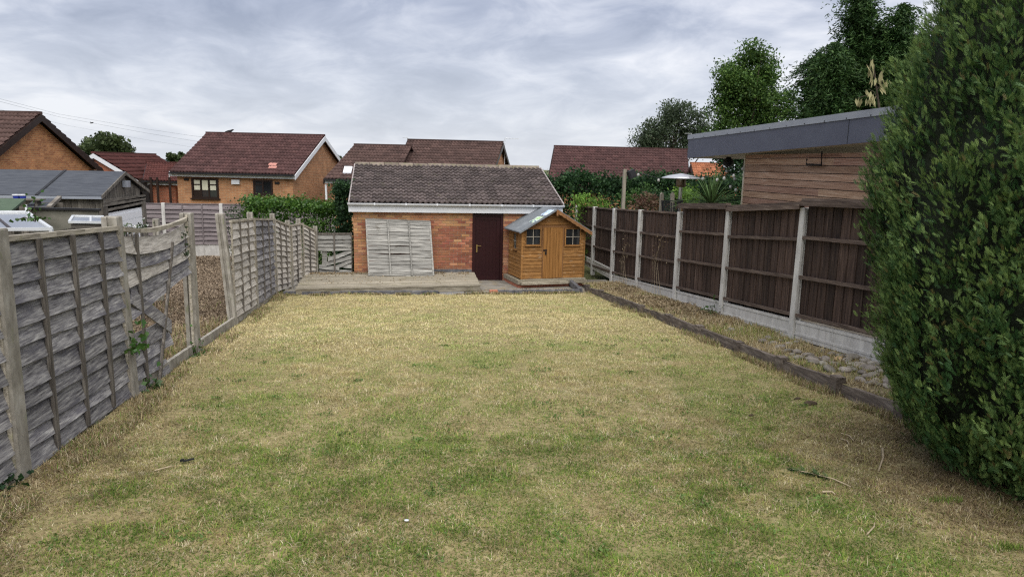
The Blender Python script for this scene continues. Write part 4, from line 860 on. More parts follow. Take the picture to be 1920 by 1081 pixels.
# the near-left house whose orange gable faces the lawn
dg = Vector((.2, .98, 0)); ax = PY(75, 213, 30); RRa = ax; RLa = ax-Vector((.98, -.2, 0))*9; e_ = ax-dg*3.62; FRa = Vector((e_.x, e_.y, 1.46)); FLa = FRa-Vector((.98, -.2, 0))*9
ha, ex, ey = gable_house('gable_house', 'house with tall orange brick gable and dark brown bargeboards at far left', FLa, FRa, RLa, RRa, -1.4, b_orange, m_tile_brown, barge=m_dkframe, bside=.26, gables=(False, True), oh=.35)
c1 = Vector((FRa.x, FRa.y, 0))+ey*6.62-ex*.19
MB().obox(Vector((c1.x, c1.y, -1.4)), ex*.06, ey*.26, Vector((0, 0, 2.84))).build('corner_post', m_dkframe, ha)
MB().obox(Vector((c1.x, c1.y, .4))+ey*.27+ex*.02, ex*.03, ey*.30, Vector((0, 0, 1.03))).build('white_door', m_white, ha)
tiled('roof_tiles', FRa+ey*7.24, FLa+ey*7.24, RRa, RLa, m_tile_brown, ha.children[1])

# the red-roofed pair between them
R1, R2, E1 = PY(175, 287, 38), PY(290, 293, 46), PY(260, 338, 38)
hc, ex, ey = gable_house('red_roof_house', 'distant house with red tiled roof and white sloping verge', E1, E1+(R2-R1), R1, R2, -1.6, b_red, m_tile_red, gables=(True, True))
he, ex, ey = gable_house('house_extension', 'low red tiled extension with dark framed glazing beside the red roofed house', PY(268, 338, 37.2), PY(334, 341, 36.6), PY(276, 305, 40), PY(336, 307, 39.6), -1.6, b_red, m_tile_red, gables=(False, False), cat='house extension', barge=m_dkframe, fasm=m_white)
p = PY(264, 385, 37.3); MB().obox(p, Vector((.55, -.06, 0)), Vector((0, -.05, 0)), (0, 0, 1.3)).build('window', m_dkframe, he); MB().obox(p+Vector((.08, -.08, .15)), Vector((.38, -.04, 0)), Vector((0, .02, 0)), (0, 0, 1.05)).build('pane', m_glass, he)
for u in (284, 296, 319): p = PY(u, 385, 37.1-.008*(u-264)); MB().obox(p, Vector((.10, 0, 0)), Vector((0, -.06, 0)), (0, 0, 1.35)).build('timber_post', m_dkframe, he)

# the house behind the garage, with its lower wing
hd, ex, ey = gable_house('house', 'house behind the garage with brown tiled roof and small brick gable', PY(735, 335, 34), PY(917, 336, 34), PY(765, 263, 38), PY(943, 267, 37.6), -1.6, b_buff, m_tile_brown, barge=m_dkframe)
hw, ex, ey = gable_house('house_wing', 'lower tiled wing with white fascia showing left of the garage roof', PY(608, 335, 33), PY(740, 340, 32.5), PY(665, 272, 36.6), PY(772, 276, 36.2), -1.6, b_buff, m_tile_brown, gables=(True, False), cat='house wing', barge=m_dkframe, fasm=m_white, ends=(True, False))
p = PY(643, 327, 33.3); MB().obox(p, Vector((.36, -.03, 0)), Vector((.05, .42, .29)), (0, -.05, .08)).build('white_roof_patch', m_white, hw)  # small white lead patch, raised above the tiles
MB().tube([PY(611, 345, 33.1), PY(612, 374, 33.1)], .05).build('drainpipe', m_white, hw)
def aerial(parent, u, v, y, h, arm):
    p = PY(u, v, y); mb = MB().tube([p-Vector((0, 0, h)), p], .018, 5).tube([p, p+Vector((arm, 0, -.02))], .012, 5)
    for k in range(4): q = p+Vector((arm*(k+.6)/4.4, 0, -.02)); mb.tube([q-Vector((0, .15, 0)), q+Vector((0, .15, 0))], .008, 4)
    mb.build('aerial', m_alu, parent)
aerial(hd, 947, 259, 38.5, 1.4, .75); aerial(hd, 764, 258, 38.5, 1.0, -.25)
# right-hand houses
hr, ex, ey = gable_house('house', 'house with plain brown tiled roof rising behind the dark hedge', PY(1025, 352, 31.5), PY(1293, 354, 31.5), PY(1040, 275, 36), PY(1288, 279, 36), -1.6, b_buff, m_tile_far, barge=m_dkframe)
ho, ex, ey = gable_house('house', 'small house with bright orange tiled roof beside the garden room', PY(1310, 372, 27), PY(1405, 374, 27), PY(1296, 307, 31), PY(1352, 309, 31), -1.6, b_orange, m_tile_orange, barge=m_dkframe)
aerial(hr, 1297, 250, 37.5, 1.6, -.4)

# ------------------------------------------------------------------ next garden on the left
pf = thing('picket_fence', 'old grey picket fence seen behind the broken fence panel', 'fence', (-5.3, 12, lawn_z(12)))
PXX = -5.25
y = 7.2; pk = MB().prism([(0, 0, 0), (0, .075, 0), (0, .075, 1.6), (0, .037, 1.68), (0, 0, 1.6)], (.018, 0, 0)).mesh('picket', m_oldwood)
while y < 16.5:
    link('picket', pk, (PXX+random.uniform(-.01, .01), y, lawn_z(y)-.05+random.uniform(-.04, .04)), pf, (random.uniform(-.03, .03), 0, 0)); y += .115
for h in (.4, 1.3): MB().beam((PXX-.03, 7.2, lawn_z(7.2)+h), (PXX-.03, 16.6, lawn_z(16.6)+h), .03, .08).build('rail', m_oldwood_h, pf)
for y in (16.7,): hpost(MB(), PXX+.1, y, lawn_z(y)-.1, .72, w=.12, d=.12).build('post', m_postc, pf)
ff = thing('panel_fence', 'purplish grey panel fence with concrete posts across the end of the next garden', 'fence', (-6.5, 26, -1.3))
fxs = [-11.6, -9.6, -7.75, -5.88, -4.0, -2.1]
for i, x in enumerate(fxs):
    hpost(MB(), x, 26, -1.35, .52, along='x').build('post', m_conc, ff)
    if i+1 < len(fxs):
        x2 = fxs[i+1]; MB().box(x+.05, x2-.05, 25.98, 26.02, -1.35, -.90).build('gravel_board', m_conc, ff)
        pn = MB().beam((x+.05, 26, .49), (x2-.05, 26, .49), .05, .035).build('panel', m_farslat, ff)
        for k in range(9): slat((x+.05, 26, .47-.15*k), (x2-.05, 26, .47-.15*k), .165, (0, -1, 0), m_farslat, pn, n=6)
        for s in (.33, .67): MB().beam((x+(x2-x)*s, 25.95, -.88), (x+(x2-x)*s, 25.95, .47), .035, .02, up=(0, 1, 0)).build('batten', m_farslat, pn)

# old timber garage with a felt roof
sh = thing('timber_garage', 'old timber garage with charcoal felt roof and white up-and-over door', 'garage', (-10, 21.8, -1.35))
SX = -7.5; y0, y1, ym = 20.14, 23.4, 21.72; ze, za = 1.02, 1.60; xl = -16
ft = MB().prism([(SX+.08, y0-.18, ze-.02), (SX+.08, ym, za), (SX+.08, ym, za+.035), (SX+.08, y0-.18, ze+.015)], (xl-SX, 0, 0)).prism([(SX+.08, ym, za), (SX+.08, y1+.18, ze-.02), (SX+.08, y1+.18, ze+.015), (SX+.08, ym, za+.035)], (xl-SX, 0, 0)).build('felt_roof', m_felt_dk, sh)
for x in (-9.0, -12.2): MB().obox((x, y0-.19, ze+.012), (.07, 0, 0), (.0, ym-y0+.19, za-ze+.02), (0, 0, .02)).build('felt_seam', m_black, ft)
MB().obox((xl, y0-.20, ze-.07), (SX-xl+.08, 0, 0), (0, .02, 0), (0, 0, .065)).build('eaves_board', m_zinc_lt, sh)
x = SX
while x > -14.5:
    w = random.uniform(.13, .17); MB().box(x-w+.006, x-.002, y0+random.uniform(0, .012), y0+.03, -1.3, ze-.02).build('wall_board', m_oldwood, sh); x -= w
MB().box(-15, SX-.05, y0+.031, y0+.06, -1.3, ze-.02).box(-15, SX-.05, y1, y1+.03, -1.3, ze-.02).build('wall', m_black, sh)
# gable: planks over the opening, door frame, white door
for k in range(9):
    yy0 = y0+(y1-y0)*k/9; yy1 = y0+(y1-y0)*(k+1)/9-.01; t = lambda yy: ze+(za-ze)*(1-abs(yy-ym)/(ym-y0+.1))-.06
    if t(yy0) > .98 and t(yy1) > .98: MB().prism([(SX, yy0, .92), (SX, yy1, .92), (SX, yy1, t(yy1)), (SX, yy0, t(yy0))], (-.02, 0, 0)).build('gable_board', m_oldwood, sh)
for k, zz in enumerate((.74, .84)): MB().obox((SX+.01, y0, zz), (.025, 0, 0), (0, y1-y0, .02-.04*k), (0, 0, .10)).build('gable_plank', m_oldwood_h, sh)
MB().box(SX-.03, SX+.03, y0, y0+.28, -1.3, .73).build('door_post', m_oldwood, sh); MB().box(SX-.03, SX+.03, y1-.25, y1, -1.3, .73).build('door_post', m_oldwood, sh)
MB().obox((SX-.005, y0+.05, .60), (.03, 0, 0), (0, y1-y0-.1, .05), (0, 0, .07)).build('lintel', m_oldwood_h, sh)
m_gdoor = M('white_garage_door', [(.74, .76, .80), (.80, .82, .85)], rough=.5, bump=0, rnd=.03)
gd = MB().box(SX-.04, SX-.022, y0+.28, y1-.25, -1.3, .55).build('door', m_gdoor, sh)
for k in range(8): MB().box(SX-.0215, SX-.008, y0+.3, y1-.27, -1.2+.21*k, -1.2+.21*k+.198).build('door_panel', m_gdoor, gd)
MB().obox((SX+.07, y0-.2, ze-.06), (.03, 0, 0), (0, ym-y0+.2, za-ze), (0, 0, .09)).build('bargeboard', m_oldwood, sh); MB().obox((SX+.07, y1+.2, ze-.06), (.03, 0, 0), (0, ym-y1-.2, za-ze), (0, 0, .09)).build('bargeboard', m_oldwood, sh)
MB().box(SX+.02, SX+.16, ym-.12, ym+.10, 1.2, 1.38).build('floodlight', m_zinc_lt, sh)

# grey sheet screen, lean-to, green felt hut, greenhouse, cold frame
A0, B0 = PY(58, 392, 17.6), PY(184, 392, 17.6); gs = thing('sheet_screen', 'mouldy grey sheet screen in front of the old timber garage', 'screen', ((A0.x+B0.x)/2, 17.6, -1.2))
MB().box(A0.x, B0.x, 17.6, 17.64, -1.25, A0.z).build('sheet', m_greyboard, gs); MB().beam((A0.x-.05, 17.6, A0.z+.02), (B0.x+.05, 17.6, A0.z), .1, .05).build('capping', m_black, gs)
lt = thing('lean_to', 'dark lean-to roof frame between green hut and grey screen', 'lean-to', (A0.x+.2, 18.3, -1.2))
a, b, c, d = PY(42, 391, 17.9), PY(92, 391, 17.9), PY(112, 372, 19.2), PY(68, 372, 19.2)
MB().prism([a, b, c, d], (0, 0, -.04)).build('roof', m_felt_dk, lt); MB().beam(b+Vector((0, 0, .03)), c+Vector((0, 0, .03)), .09, .07).build('bargeboard', m_oldwood_h, lt); MB().beam(a+Vector((-.1, -.03, 0)), b+Vector((.1, -.03, 0)), .05, .08).build('front_beam', m_oldwood_h, lt)
MB().box(a.x, b.x, 18.6, 18.64, -1.25, a.z+.1).build('wall', m_oldwood, lt)
gh = thing('hut', 'small hut with faded green felt roof at the left edge', 'hut', (-9, 16.5, -1.2))
a, b, c, d = PY(-60, 404, 15.6), PY(17, 398, 15.6), PY(48, 372, 17.4), PY(-60, 372, 17.4)
MB().prism([a, b, c, d], (0, 0, -.05)).build('felt_roof', m_green_felt, gh); MB().box(a.x, b.x-.1, a.y+.1, a.y+.14, -1.25, a.z-.02).box(a.x, c.x-.1, c.y-.14, c.y-.1, -1.25, c.z-.06).build('wall', m_oldwood, gh)
for u, lb in ((31, 'left blue tub with a white lid on the shelf under the felt roof'), (43, 'right blue tub with a white lid on the shelf under the felt roof')):
    p = PY(u, 372, 18.3); t = thing('plastic_tub', lb, 'tub', p); MB().lathe([(0, 0), (.06, 0), (.075, .07), (0, .07)], p, 12).build('tub', m_bluep, t); MB().lathe([(0, .0705), (.085, .0705), (.085, .095), (.0, .10)], p, 12).build('lid', m_white, t)
p = PY(36, 372.6, 18.3); MB().box(p.x-.5, p.x+.5, 18.15, 18.45, p.z-.03, p.z).box(p.x-.42, p.x-.36, 18.2, 18.4, -1.3, p.z-.03).box(p.x+.36, p.x+.42, 18.2, 18.4, -1.3, p.z-.03).build('shelf', m_oldwood_h, label='narrow grey shelf under the felt roof carrying two blue tubs', cat='shelf')
gn = thing('greenhouse', 'white framed greenhouse roof rising behind the nearest fence panel', 'greenhouse', (-6.9, 12.5, lawn_z(12.5)))
rr_, fr_ = PY(50, 398, 14.2), PY(96, 429, 12.4); back = Vector((-3.2, -.6, 0)); rl_, fl_ = rr_+back, fr_+back
MB().beam(rl_, rr_, .06, .06).beam(fl_, fr_, .05, .05).beam(fr_, rr_, .05, .05).beam(Vector((fr_.x, fr_.y, -1)), fr_, .05, .05).beam(rr_-Vector((0, 0, .06)), rr_+Vector((0, 0, .14)), .03, .03).build('frame', m_alu, gn)
for k in range(1, 6): s = k/6; MB().beam(fr_.lerp(fl_, s), rr_.lerp(rl_, s), .03, .035).build('glazing_bar', m_dkframe, gn)
for k in range(6):
    s0, s1 = (k+.03)/6, (k+.97)/6; n_ = Vector((0, 0, -.012)); MB().prism([fr_.lerp(fl_, s0), fr_.lerp(fl_, s1), rr_.lerp(rl_, s1), rr_.lerp(rl_, s0)], n_).build('pane', m_ghglass, gn)
for k in range(3): MB().obox(Vector((fr_.x, fr_.y+.6*k, -.95)), (0, .58, 0), (-.01, 0, 0), (0, 0, fr_.z+.9)).build('pane', m_ghglass, gn)
cf = thing('cold_frame', 'glazed lid of a cold frame right of the greenhouse roof', 'cold frame', (-6.6, 13.6, lawn_z(13.6)))
a, b, c, d = PY(130, 416, 13.2), PY(196, 417, 13.2), PY(192, 406, 14.0), PY(137, 405, 14.0)
MB().beam(a, b, .04, .04).beam(b, c, .04, .04).beam(c, d, .04, .04).beam(d, a, .04, .04).beam(a.lerp(b, .6), d.lerp(c, .6), .03, .03).build('frame', m_alu, cf)
MB().prism([a.lerp(b, .02), a.lerp(b, .58), d.lerp(c, .58), d.lerp(c, .02)], (0, 0, -.01)).build('pane', m_ghglass, cf); MB().prism([a.lerp(b, .62), a.lerp(b, .98), d.lerp(c, .98), d.lerp(c, .62)], (0, 0, -.01)).build('pane', m_ghglass, cf)
MB().box(a.x, b.x, 13.25, 13.29, -1.0, a.z-.04).box(a.x, a.x+.04, 13.3, 14, -1, a.z-.04).box(b.x-.04, b.x, 13.3, 14, -1, a.z-.04).build('base', m_oldwood_h, cf)

# ------------------------------------------------------------------ next garden on the right
grid('neighbour_patio', 6.4, 16, 7, 22, 3, 3, lambda x, y: 0*x-.27, m_patio, kind='structure')
gr_ = thing('garden_room', 'flat roofed garden room clad in cedar boards behind the brown fence', 'garden room', (9.6, 12, -.27))
fx = 7.5; ye, yn = 17.65, 6.5; ts, bs = .020, .030
tz = lambda y: 2.91+ts*(ye-y); bz = lambda y: 2.325+bs*(ye-y); wx, yc = 7.85, 15.25
MB().add([(fx, ye, bz(ye)), (fx, yn, bz(yn)), (fx, yn, tz(yn)-.115), (fx, ye, tz(ye)-.115), (fx+.03, ye, bz(ye)), (fx+.03, yn, bz(yn)), (fx+.03, yn, tz(yn)-.115), (fx+.03, ye, tz(ye)-.115)], [(0, 1, 2, 3), (4, 7, 6, 5), (0, 4, 5, 1), (3, 2, 6, 7), (0, 3, 7, 4), (1, 5, 6, 2)]).build('fascia', m_zinc, gr_)
MB().obox((fx+.031, ye, bz(ye)), (4.4, 0, 0), (0, -.03, 0), (0, 0, tz(ye)-bz(ye)-.115)).build('fascia', m_zinc, gr_)
tr = MB().obox((fx-.018, ye+.02, tz(ye)-.115), (.05, 0, 0), (0, yn-ye-.02, ts*(ye-yn)), (0, 0, .115)).build('roof_trim', m_zinc_lt, gr_)
MB().obox((fx+.04, ye+.02, tz(ye)-.115), (4.4, 0, 0), (0, -.05, 0), (0, 0, .115)).build('roof_trim', m_zinc_lt, gr_)
sm_ = MB().lathe([(0, 0), (.011, 0), (.011, .008), (0, .010)], (0, 0, 0), 8).mesh('screw', m_black)
for k in range(15):
    y = ye-.35-.62*k; link('screw', sm_, (fx-.018, y, tz(y)-.095), tr, (0, -pi/2, 0))
MB().obox((fx-.004, 11.05, bz(11.05)+.01), (.004, 0, 0), (0, -.012, 0), (0, 0, .42)).build('fascia_joint', m_black, gr_)
MB().add([(fx+.03, ye-.03, bz(ye)+.012), (fx+4.4, ye-.03, bz(ye)+.012), (fx+4.4, yn, bz(yn)+.012), (fx+.03, yn, bz(yn)+.012), (fx+.03, ye-.03, bz(ye)+.03), (fx+4.4, ye-.03, bz(ye)+.03), (fx+4.4, yn, bz(yn)+.03), (fx+.03, yn, bz(yn)+.03)], [(0, 1, 2, 3), (7, 6, 5, 4), (0, 4, 5, 1), (1, 5, 6, 2), (2, 6, 7, 3), (3, 7, 4, 0)]).build('soffit', m_cream, gr_)
MB().obox((fx+.04, ye-.04, tz(ye)-.04), (4.3, 0, 0), (0, yn-ye, ts*(ye-yn)), (0, 0, .02)).build('roof', m_felt_dk, gr_)
MB().box(wx+.03, wx+.10, 7, yc-.02, -.26, 2.33).box(wx+.10, wx+3.4, yc-.09, yc-.03, -.26, 2.32).build('wall', m_dkframe, gr_)
z = -.24; k = 0
while z < 2.55:
    h = .142; z1 = z; cut = [yc-.05, yc-.05-random.uniform(2.2, 4.6), 7] if k % 2 else [yc-.05, 11.2+.5*sin(k*2.2), 7]
    for a, b in zip(cut, cut[1:]):
        z1b = min(z+h-.014, bz(yc)-.004)
        if z < bz(yc)-.01: MB().box(wx+random.uniform(0, .003), wx+.028, b+.003, a, z, z1b).build('board', m_cedar, gr_)
        elif z < bz(12): MB().box(wx+.001, wx+.028, b+.003, min(a, ye-(z+h-2.325)/bs-.05), z, z+h-.014).build('board', m_cedar, gr_) if min(a, ye-(z+h-2.325)/bs-.05) > b+.05 else None
    z += h; k += 1
MB().box(wx-.012, wx+.03, yc-.045, yc, -.26, bz(yc)+.0).build('corner_trim', m_cream, gr_)
p = PX(1540, 309, wx-.07); q = PX(1512, 308, wx-.07)
MB().tube([PX(1541, 284, wx-.05), p, q, PX(1513, 298, wx-.07)], .018, 6).build('wall_hook', m_black, gr_)
p = PX(1366, 299, 8.2); t = thing('cone_speaker', 'dark lamp hanging below the soffit of the garden room', 'lamp', p); MB().lathe([(0, .06), (.05, .06), (.09, 0), (.14, -.06), (.12, -.13), (.05, -.18), (0, -.18)], p, 14).build('lamp_body', m_black, t); MB().tube([p+Vector((0, 0, .05)), p+Vector((0, 0, .10))], .02).build('stem', m_black, t)
# patio heater
hp = PX(1277, 340, 6.95); hx, hy = hp.x, hp.y
ht = thing('patio_heater', 'steel patio heater with a wide white reflector above the fence', 'patio heater', (hx, hy, -.27)); zt = PX(1277, 325, 6.95).z
MB().lathe([(0, 0), (.10, -.015), (.30, -.05), (.47, -.105), (.475, -.125), (.30, -.075), (.1, -.04), (0, -.035)], (hx, hy, zt), 28).build('reflector', m_dish, ht, smooth=True)
MB().lathe([(0, -.06), (.10, -.06), (.12, -.10), (.12, -.28), (.10, -.33), (0, -.33)], (hx, hy, zt), 20).build('burner', m_bronze, ht)
MB().lathe([(.045, -.33), (.045, -1.6), (0, -1.6)], (hx, hy, zt), 14).build('pole', m_steel, ht)
MB().lathe([(0, -.62), (.075, -.62), (.075, -.84), (0, -.84)], (hx, hy, zt), 14).build('control_box', m_black, ht)
MB().lathe([(0, zt*0-.0), (.23, 0), (.23, .70), (.05, .78), (0, .78)], (hx, hy, -.27), 18).build('tank_cover', m_steel, ht)
lp_ = PX(1170, 350, 6.75); zt = PX(1171, 317, 6.75).z; zb = PX(1195, 333, 6.75).z
ps = thing('lamp_post', 'square timber post carrying a black floodlight, just behind the fence', 'lamp post', (lp_.x, lp_.y, -1.2))
MB().box(lp_.x-.045, lp_.x+.045, lp_.y-.045, lp_.y+.045, -1.25, zt).build('post', m_newpost, ps)
MB(Matrix.Translation((lp_.x+.20, lp_.y-.06, zb+.08)) @ Matrix.Rotation(-.35, 4, 'Y') @ Matrix.Rotation(.4, 4, 'Z')).box(-.13, .12, -.05, .05, -.11, .12).box(-.10, .09, -.06, -.051, -.08, .09).build('floodlight', m_black, ps)
sg = thing('string_lights', 'string of round white bulbs hung between lamp post, heater and garden room', 'string lights', (7, 18, -.2))
pts = [PX(1185, 322, 6.75), PX(1197, 324, 6.8), PX(1235, 334, 6.85), PX(1277, 333, 6.9), PX(1318, 331, 7.1), PX(1345, 333, 7.3), PX(1358, 330, 7.4), PX(1376, 325, 7.6), PX(1393, 312, 7.83)]
MB().tube(pts, .006, 4).build('cable', m_black, sg)
bm_ = MB().lathe([(0, -.085), (.025, -.075), (.036, -.045), (.028, -.015), (.014, 0), (0, 0)], (0, 0, 0), 10).mesh('bulb', m_bulb, smooth=True)
for p in pts[1:]: link('bulb', bm_, p-Vector((0, 0, .012)), sg)
pts = [PX(1362, 300, 8.1), PX(1363, 317, 8.0), PX(1378, 331, 7.95), PX(1370, 346, 7.9), PX(1380, 352, 7.9)]
s2 = thing('string_lights', 'short drooping strand of bulbs under the garden room soffit', 'string lights', pts[0]); MB().tube(pts, .006, 4).build('cable', m_black, s2)
for p in pts[1:]: link('bulb', bm_, p-Vector((0, 0, .012)), s2)
tl = thing('trellis', 'dark expanding trellis showing just above the fence by the heater', 'trellis', (6.6, 18.5, -1.1))
p0, p1 = PX(1243, 377, 6.6), PX(1271, 377, 6.6); y0_, y1_ = p1.y, p0.y
for k in range(9):
    y = y0_+(y1_-y0_)*k/9; MB().beam((6.6, y, .55), (6.6, y+.18, p0.z), .012, .025, up=(1, 0, 0)).build('lath', m_black, tl)
MB().beam((6.6, y0_, p1.z), (6.6, y1_+.1, p0.z), .02, .03).beam((6.6, y0_, -1.2), (6.6, y0_, p1.z), .03, .03).beam((6.6, y1_, -1.2), (6.6, y1_, p0.z), .03, .03).build('trellis_frame', m_black, tl)
for u, lb in ((1241, 'left grey stub post behind the trellis'), (1261, 'right grey stub post behind the trellis')):
    p = PX(u, 364, 6.75); MB().box(p.x-.04, p.x+.04, p.y-.04, p.y+.04, -1.2, p.z).prism([(p.x-.04, p.y-.04, p.z), (p.x+.04, p.y-.04, p.z), (p.x, p.y-.04, p.z+.05)], (0, .08, 0)).build('stub_post', m_newpost, label=lb, cat='post')

# ------------------------------------------------------------------ hedges, shrubs and trees
def trunk_mb(base, top, r0, r1, limbs, bend=.1):
    base, top = Vector(base), Vector(top); mb = MB(); n = 6
    pts = [base.lerp(top, i/n)+Vector((bend*sin(i*1.3), bend*cos(i*1.7), 0))*(1 if i else 0) for i in range(n+1)]
    mb.tube(pts, [r0+(r1-r0)*(i/n)**.7 for i in range(n+1)], 8)
    for p in limbs:
        p = Vector(p); s = random.uniform(.35, .85); k = s*n; i = min(int(k), n-1); q = pts[i].lerp(pts[i+1], k-i); m = q.lerp(p, .5)+Vector((0, 0, -.08*(p-q).length)); rr = (r0+(r1-r0)*s)*.5
        mb.tube([q, m, p], [rr, rr*.6, rr*.2], 6)
    return mb
def tree(name, label, base, top, r0, blobs, per, spread, size, lm, up=.5, aspect=.6, cat='tree', shell=.45, limbs=10, out=None):
    t = thing(name, label, cat, base); P = clump_points(blobs, per, spread, shell)
    V, Fq = leaves(P, size, up, aspect, out); np_obj('crown', V, Fq, lm, t)
    lp = [P[i] for i in RNG.integers(0, len(P), limbs)]; trunk_mb(base, top, r0, r0*.25, lp).build('trunk', m_trunk, t); return t
def px_r(px, y): return px/F*y
# grey-green tree right of centre
Yd = 48; c = PY(1232, 248, Yd); c2 = PY(1292, 240, Yd); b_ = PY(1262, 330, Yd)
tree('willow_tree', 'loose grey-green tree standing behind the long brown roof', (b_.x, Yd, -2), (b_.x, Yd, 5.2), .22,
     [(c, (1.5, 1.3, 1.25), 45), (c2, (1.6, 1.3, 1.7), 60), (PY(1270, 210, Yd), (1.6, 1.1, .7), 26), (PY(1240, 280, Yd), (2.2, 1.3, 1.0), 40), (PY(1210, 262, Yd), (.9, .9, .8), 16), (PY(1318, 265, Yd), (1.1, 1, 1.2), 26)], 90, .33, .15, l_willow, limbs=22, shell=.6)
# bright ash-like tree
Yd = 36; b_ = PY(1400, 330, Yd)
tree('ash_tree', 'rounded mid-green tree with bright top, just left of the dark conifers', (b_.x, Yd, -2), (b_.x, Yd, 8), .25,
     [(PY(1398, 170, Yd), (1.5, 1.4, 1.7), 95), (PY(1410, 108, Yd), (.65, .7, .75), 26), (PY(1375, 140, Yd), (.9, .9, .9), 32), (PY(1437, 140, Yd), (.75, .8, 1.1), 34), (PY(1365, 205, Yd), (.9, 1, 1.2), 50), (PY(1430, 205, Yd), (1.1, 1, 1.2), 60), (PY(1475, 200, Yd), (.5, .7, 1.0), 24), (PY(1395, 255, Yd), (1.9, 1.2, 1.0), 80)], 85, .26, .135, l_ash, limbs=16, shell=.55)
# dark conifers
def conifer_tree(label, base, zt, R, n, seed, lean=0):
    t = thing('conifer_tree', label, 'conifer', base); base = Vector(base); hgt = zt-base.z; zs = RNG.uniform(.12, 1, n)**.85; th = RNG.uniform(0, 2*pi, n)
    n2 = n//4; th, zs = th[:n2], zs[:n2]; n = n2
    lob = .66+.5*(vnoise(th*1.4+zs*2, zs*hgt, 1.0, int(seed))-.35)+.30*RNG.normal(size=n)
    rad = R*np.clip(1.05-zs**2.0, .05, 1)*np.clip(lob, .15, 1.5)
    el = RNG.uniform(.1, .75, n); d = norm(np.stack([np.cos(th), np.sin(th), el], 1)); tip = np.stack([base.x+np.cos(th)*rad+lean*zs, base.y+np.sin(th)*rad, base.z+zs*hgt+rad*.22], 1)
    per = 48; q = RNG.uniform(0, 1, (n, per, 1))**.75; L = RNG.uniform(.7, 1.7, (n, 1, 1)); sd3 = np.stack([-np.sin(th), np.cos(th), 0*th], 1)[:, None, :]
    droop = np.array([0, 0, -.30])*((1-q)**2)-np.array([0, 0, .10])*np.abs(RNG.normal(size=(n, per, 1)))
    P = tip[:, None, :]-d[:, None, :]*(1-q)*L+droop*L*.8+sd3*RNG.normal(size=(n, per, 1))*(.015+.14*(1-q))+RNG.normal(size=(n, per, 3))*(.012+.03*(1-q))
    P = P.reshape(-1, 3); dd = np.repeat(d, per, 0)*1.7; V, Fq = leaves(P, .165, .2, .27, out=dd); np_obj('crown', V, Fq, l_ley, t)
    trunk_mb(base, (base.x+lean, base.y, zt-.5), .22, .03, []).build('trunk', m_trunk, t); return t
Yd = 27
for (u, v, R, y, n, lb) in ((1618, -30, 2.1, 27, 4200, 'tallest dark conifer behind the garden room, reaching the top of the photo'), (1695, 5, 2.0, 26, 3200, 'dark conifer right of the tallest one, half behind the big green bush'), (1535, 95, 1.5, 28, 2400, 'shorter dark conifer leaning out beside the bright round tree'), (1655, 45, 1.9, 28, 3000, 'dark conifer between the two tallest ones behind the garden room'), (1730, 60, 1.7, 25, 2400, 'dark conifer nearest the big green bush, mostly hidden by it'), (1570, 75, 1.7, 26, 2400, 'low dark conifer filling between the shorter and the tallest one')):
    p = PY(u, v, y); conifer_tree(lb, (p.x, y, -1), p.z, R, n, u*.1)
# small far trees on the left
for (u, v, rpx, y, lb, k) in ((195, 275, 42, 70, 'round far tree behind the red roofed house', 70), (288, 296, 9, 90, 'tiny far tree right of the red roof', 14), (333, 293, 16, 80, 'low far tree beside the left slope of the maroon roof', 22), (634, 296, 9, 80, 'tiny far tree between the two brown roofs', 14)):
    p = PY(u, v, y); r = px_r(rpx, y); tree('far_tree', lb, (p.x, y, -3.5), (p.x, y, p.z), .2, [((p.x, y, p.z-.1*r), (r, r*.8, r*.55), k), ((p.x-r*.4, y, p.z-.4*r), (r*.6, r*.6, r*.5), k//2), ((p.x+r*.4, y, p.z-.5*r), (r*.55, r*.6, r*.5), k//2)], 60, r*.14, .32, l_fartree)
# clipped broad-leaved hedge left of the garage
def hedge(name, label, x0, x1, y0, y1, z0, zt, n, size, lm, bumps=.12, cat='hedge', per=14, spread=.10):
    t = thing(name, label, cat, ((x0+x1)/2, (y0+y1)/2, z0)); zt = zt if callable(zt) else (lambda x, z=zt: z)
    k = n//per; f = RNG.uniform(0, 1, k); x = RNG.uniform(x0, x1, k); y = RNG.uniform(y0, y1, k); top = np.array([zt(a) for a in x]); z = RNG.uniform(0, 1, k)*(top-z0)+z0
    face = RNG.integers(0, 3, k); y = np.where(face == 0, y0+RNG.uniform(0, .12, k), y); z = np.where(face == 1, top-RNG.uniform(0, .1, k), z); x = np.where((face == 2) & (f < .5), x0+RNG.uniform(0, .1, k), x)
    y = y+bumps*(vnoise(x, z, .5, 71)-.5)*2; z = z+bumps*(vnoise(x, y, .4, 72)-.5)*1.6
    P = (np.stack([x, y, z], 1)[:, None, :]+RNG.normal(size=(k, per, 3))*spread).reshape(-1, 3); V, Fq = leaves(P, size, .5, .7); np_obj('foliage', V, Fq, lm, t)
    st = MB()
    for i in range(max(3, int((x1-x0)/.35))):
        xx = x0+.15+(x1-x0-.3)*i/max(1, int((x1-x0)/.35)-1); st.tube([(xx, (y0+y1)/2, z0-.1), (xx+.1*sin(i*2.), (y0+y1)/2, (z0+zt(xx))/2), (xx+.2*sin(i), (y0+y1)/2+.1, zt(xx)-.2)], [.03, .02, .008], 5)
    st.build('stems', m_trunk, t); return t
hl, hr_ = PY(460, 366, 22.5), PY(640, 380, 22.5)
hedge('hedge', 'bright green clipped hedge behind the left fence, left of the garage', hl.x, -1.35, 22.3, 23.5, -1.4, lambda x: hl.z-.16+(hr_.z-hl.z)*(x-hl.x)/(hr_.x-hl.x), 17000, .085, l_hedge, bumps=.10)
p = PY(648, 350, 21.6)
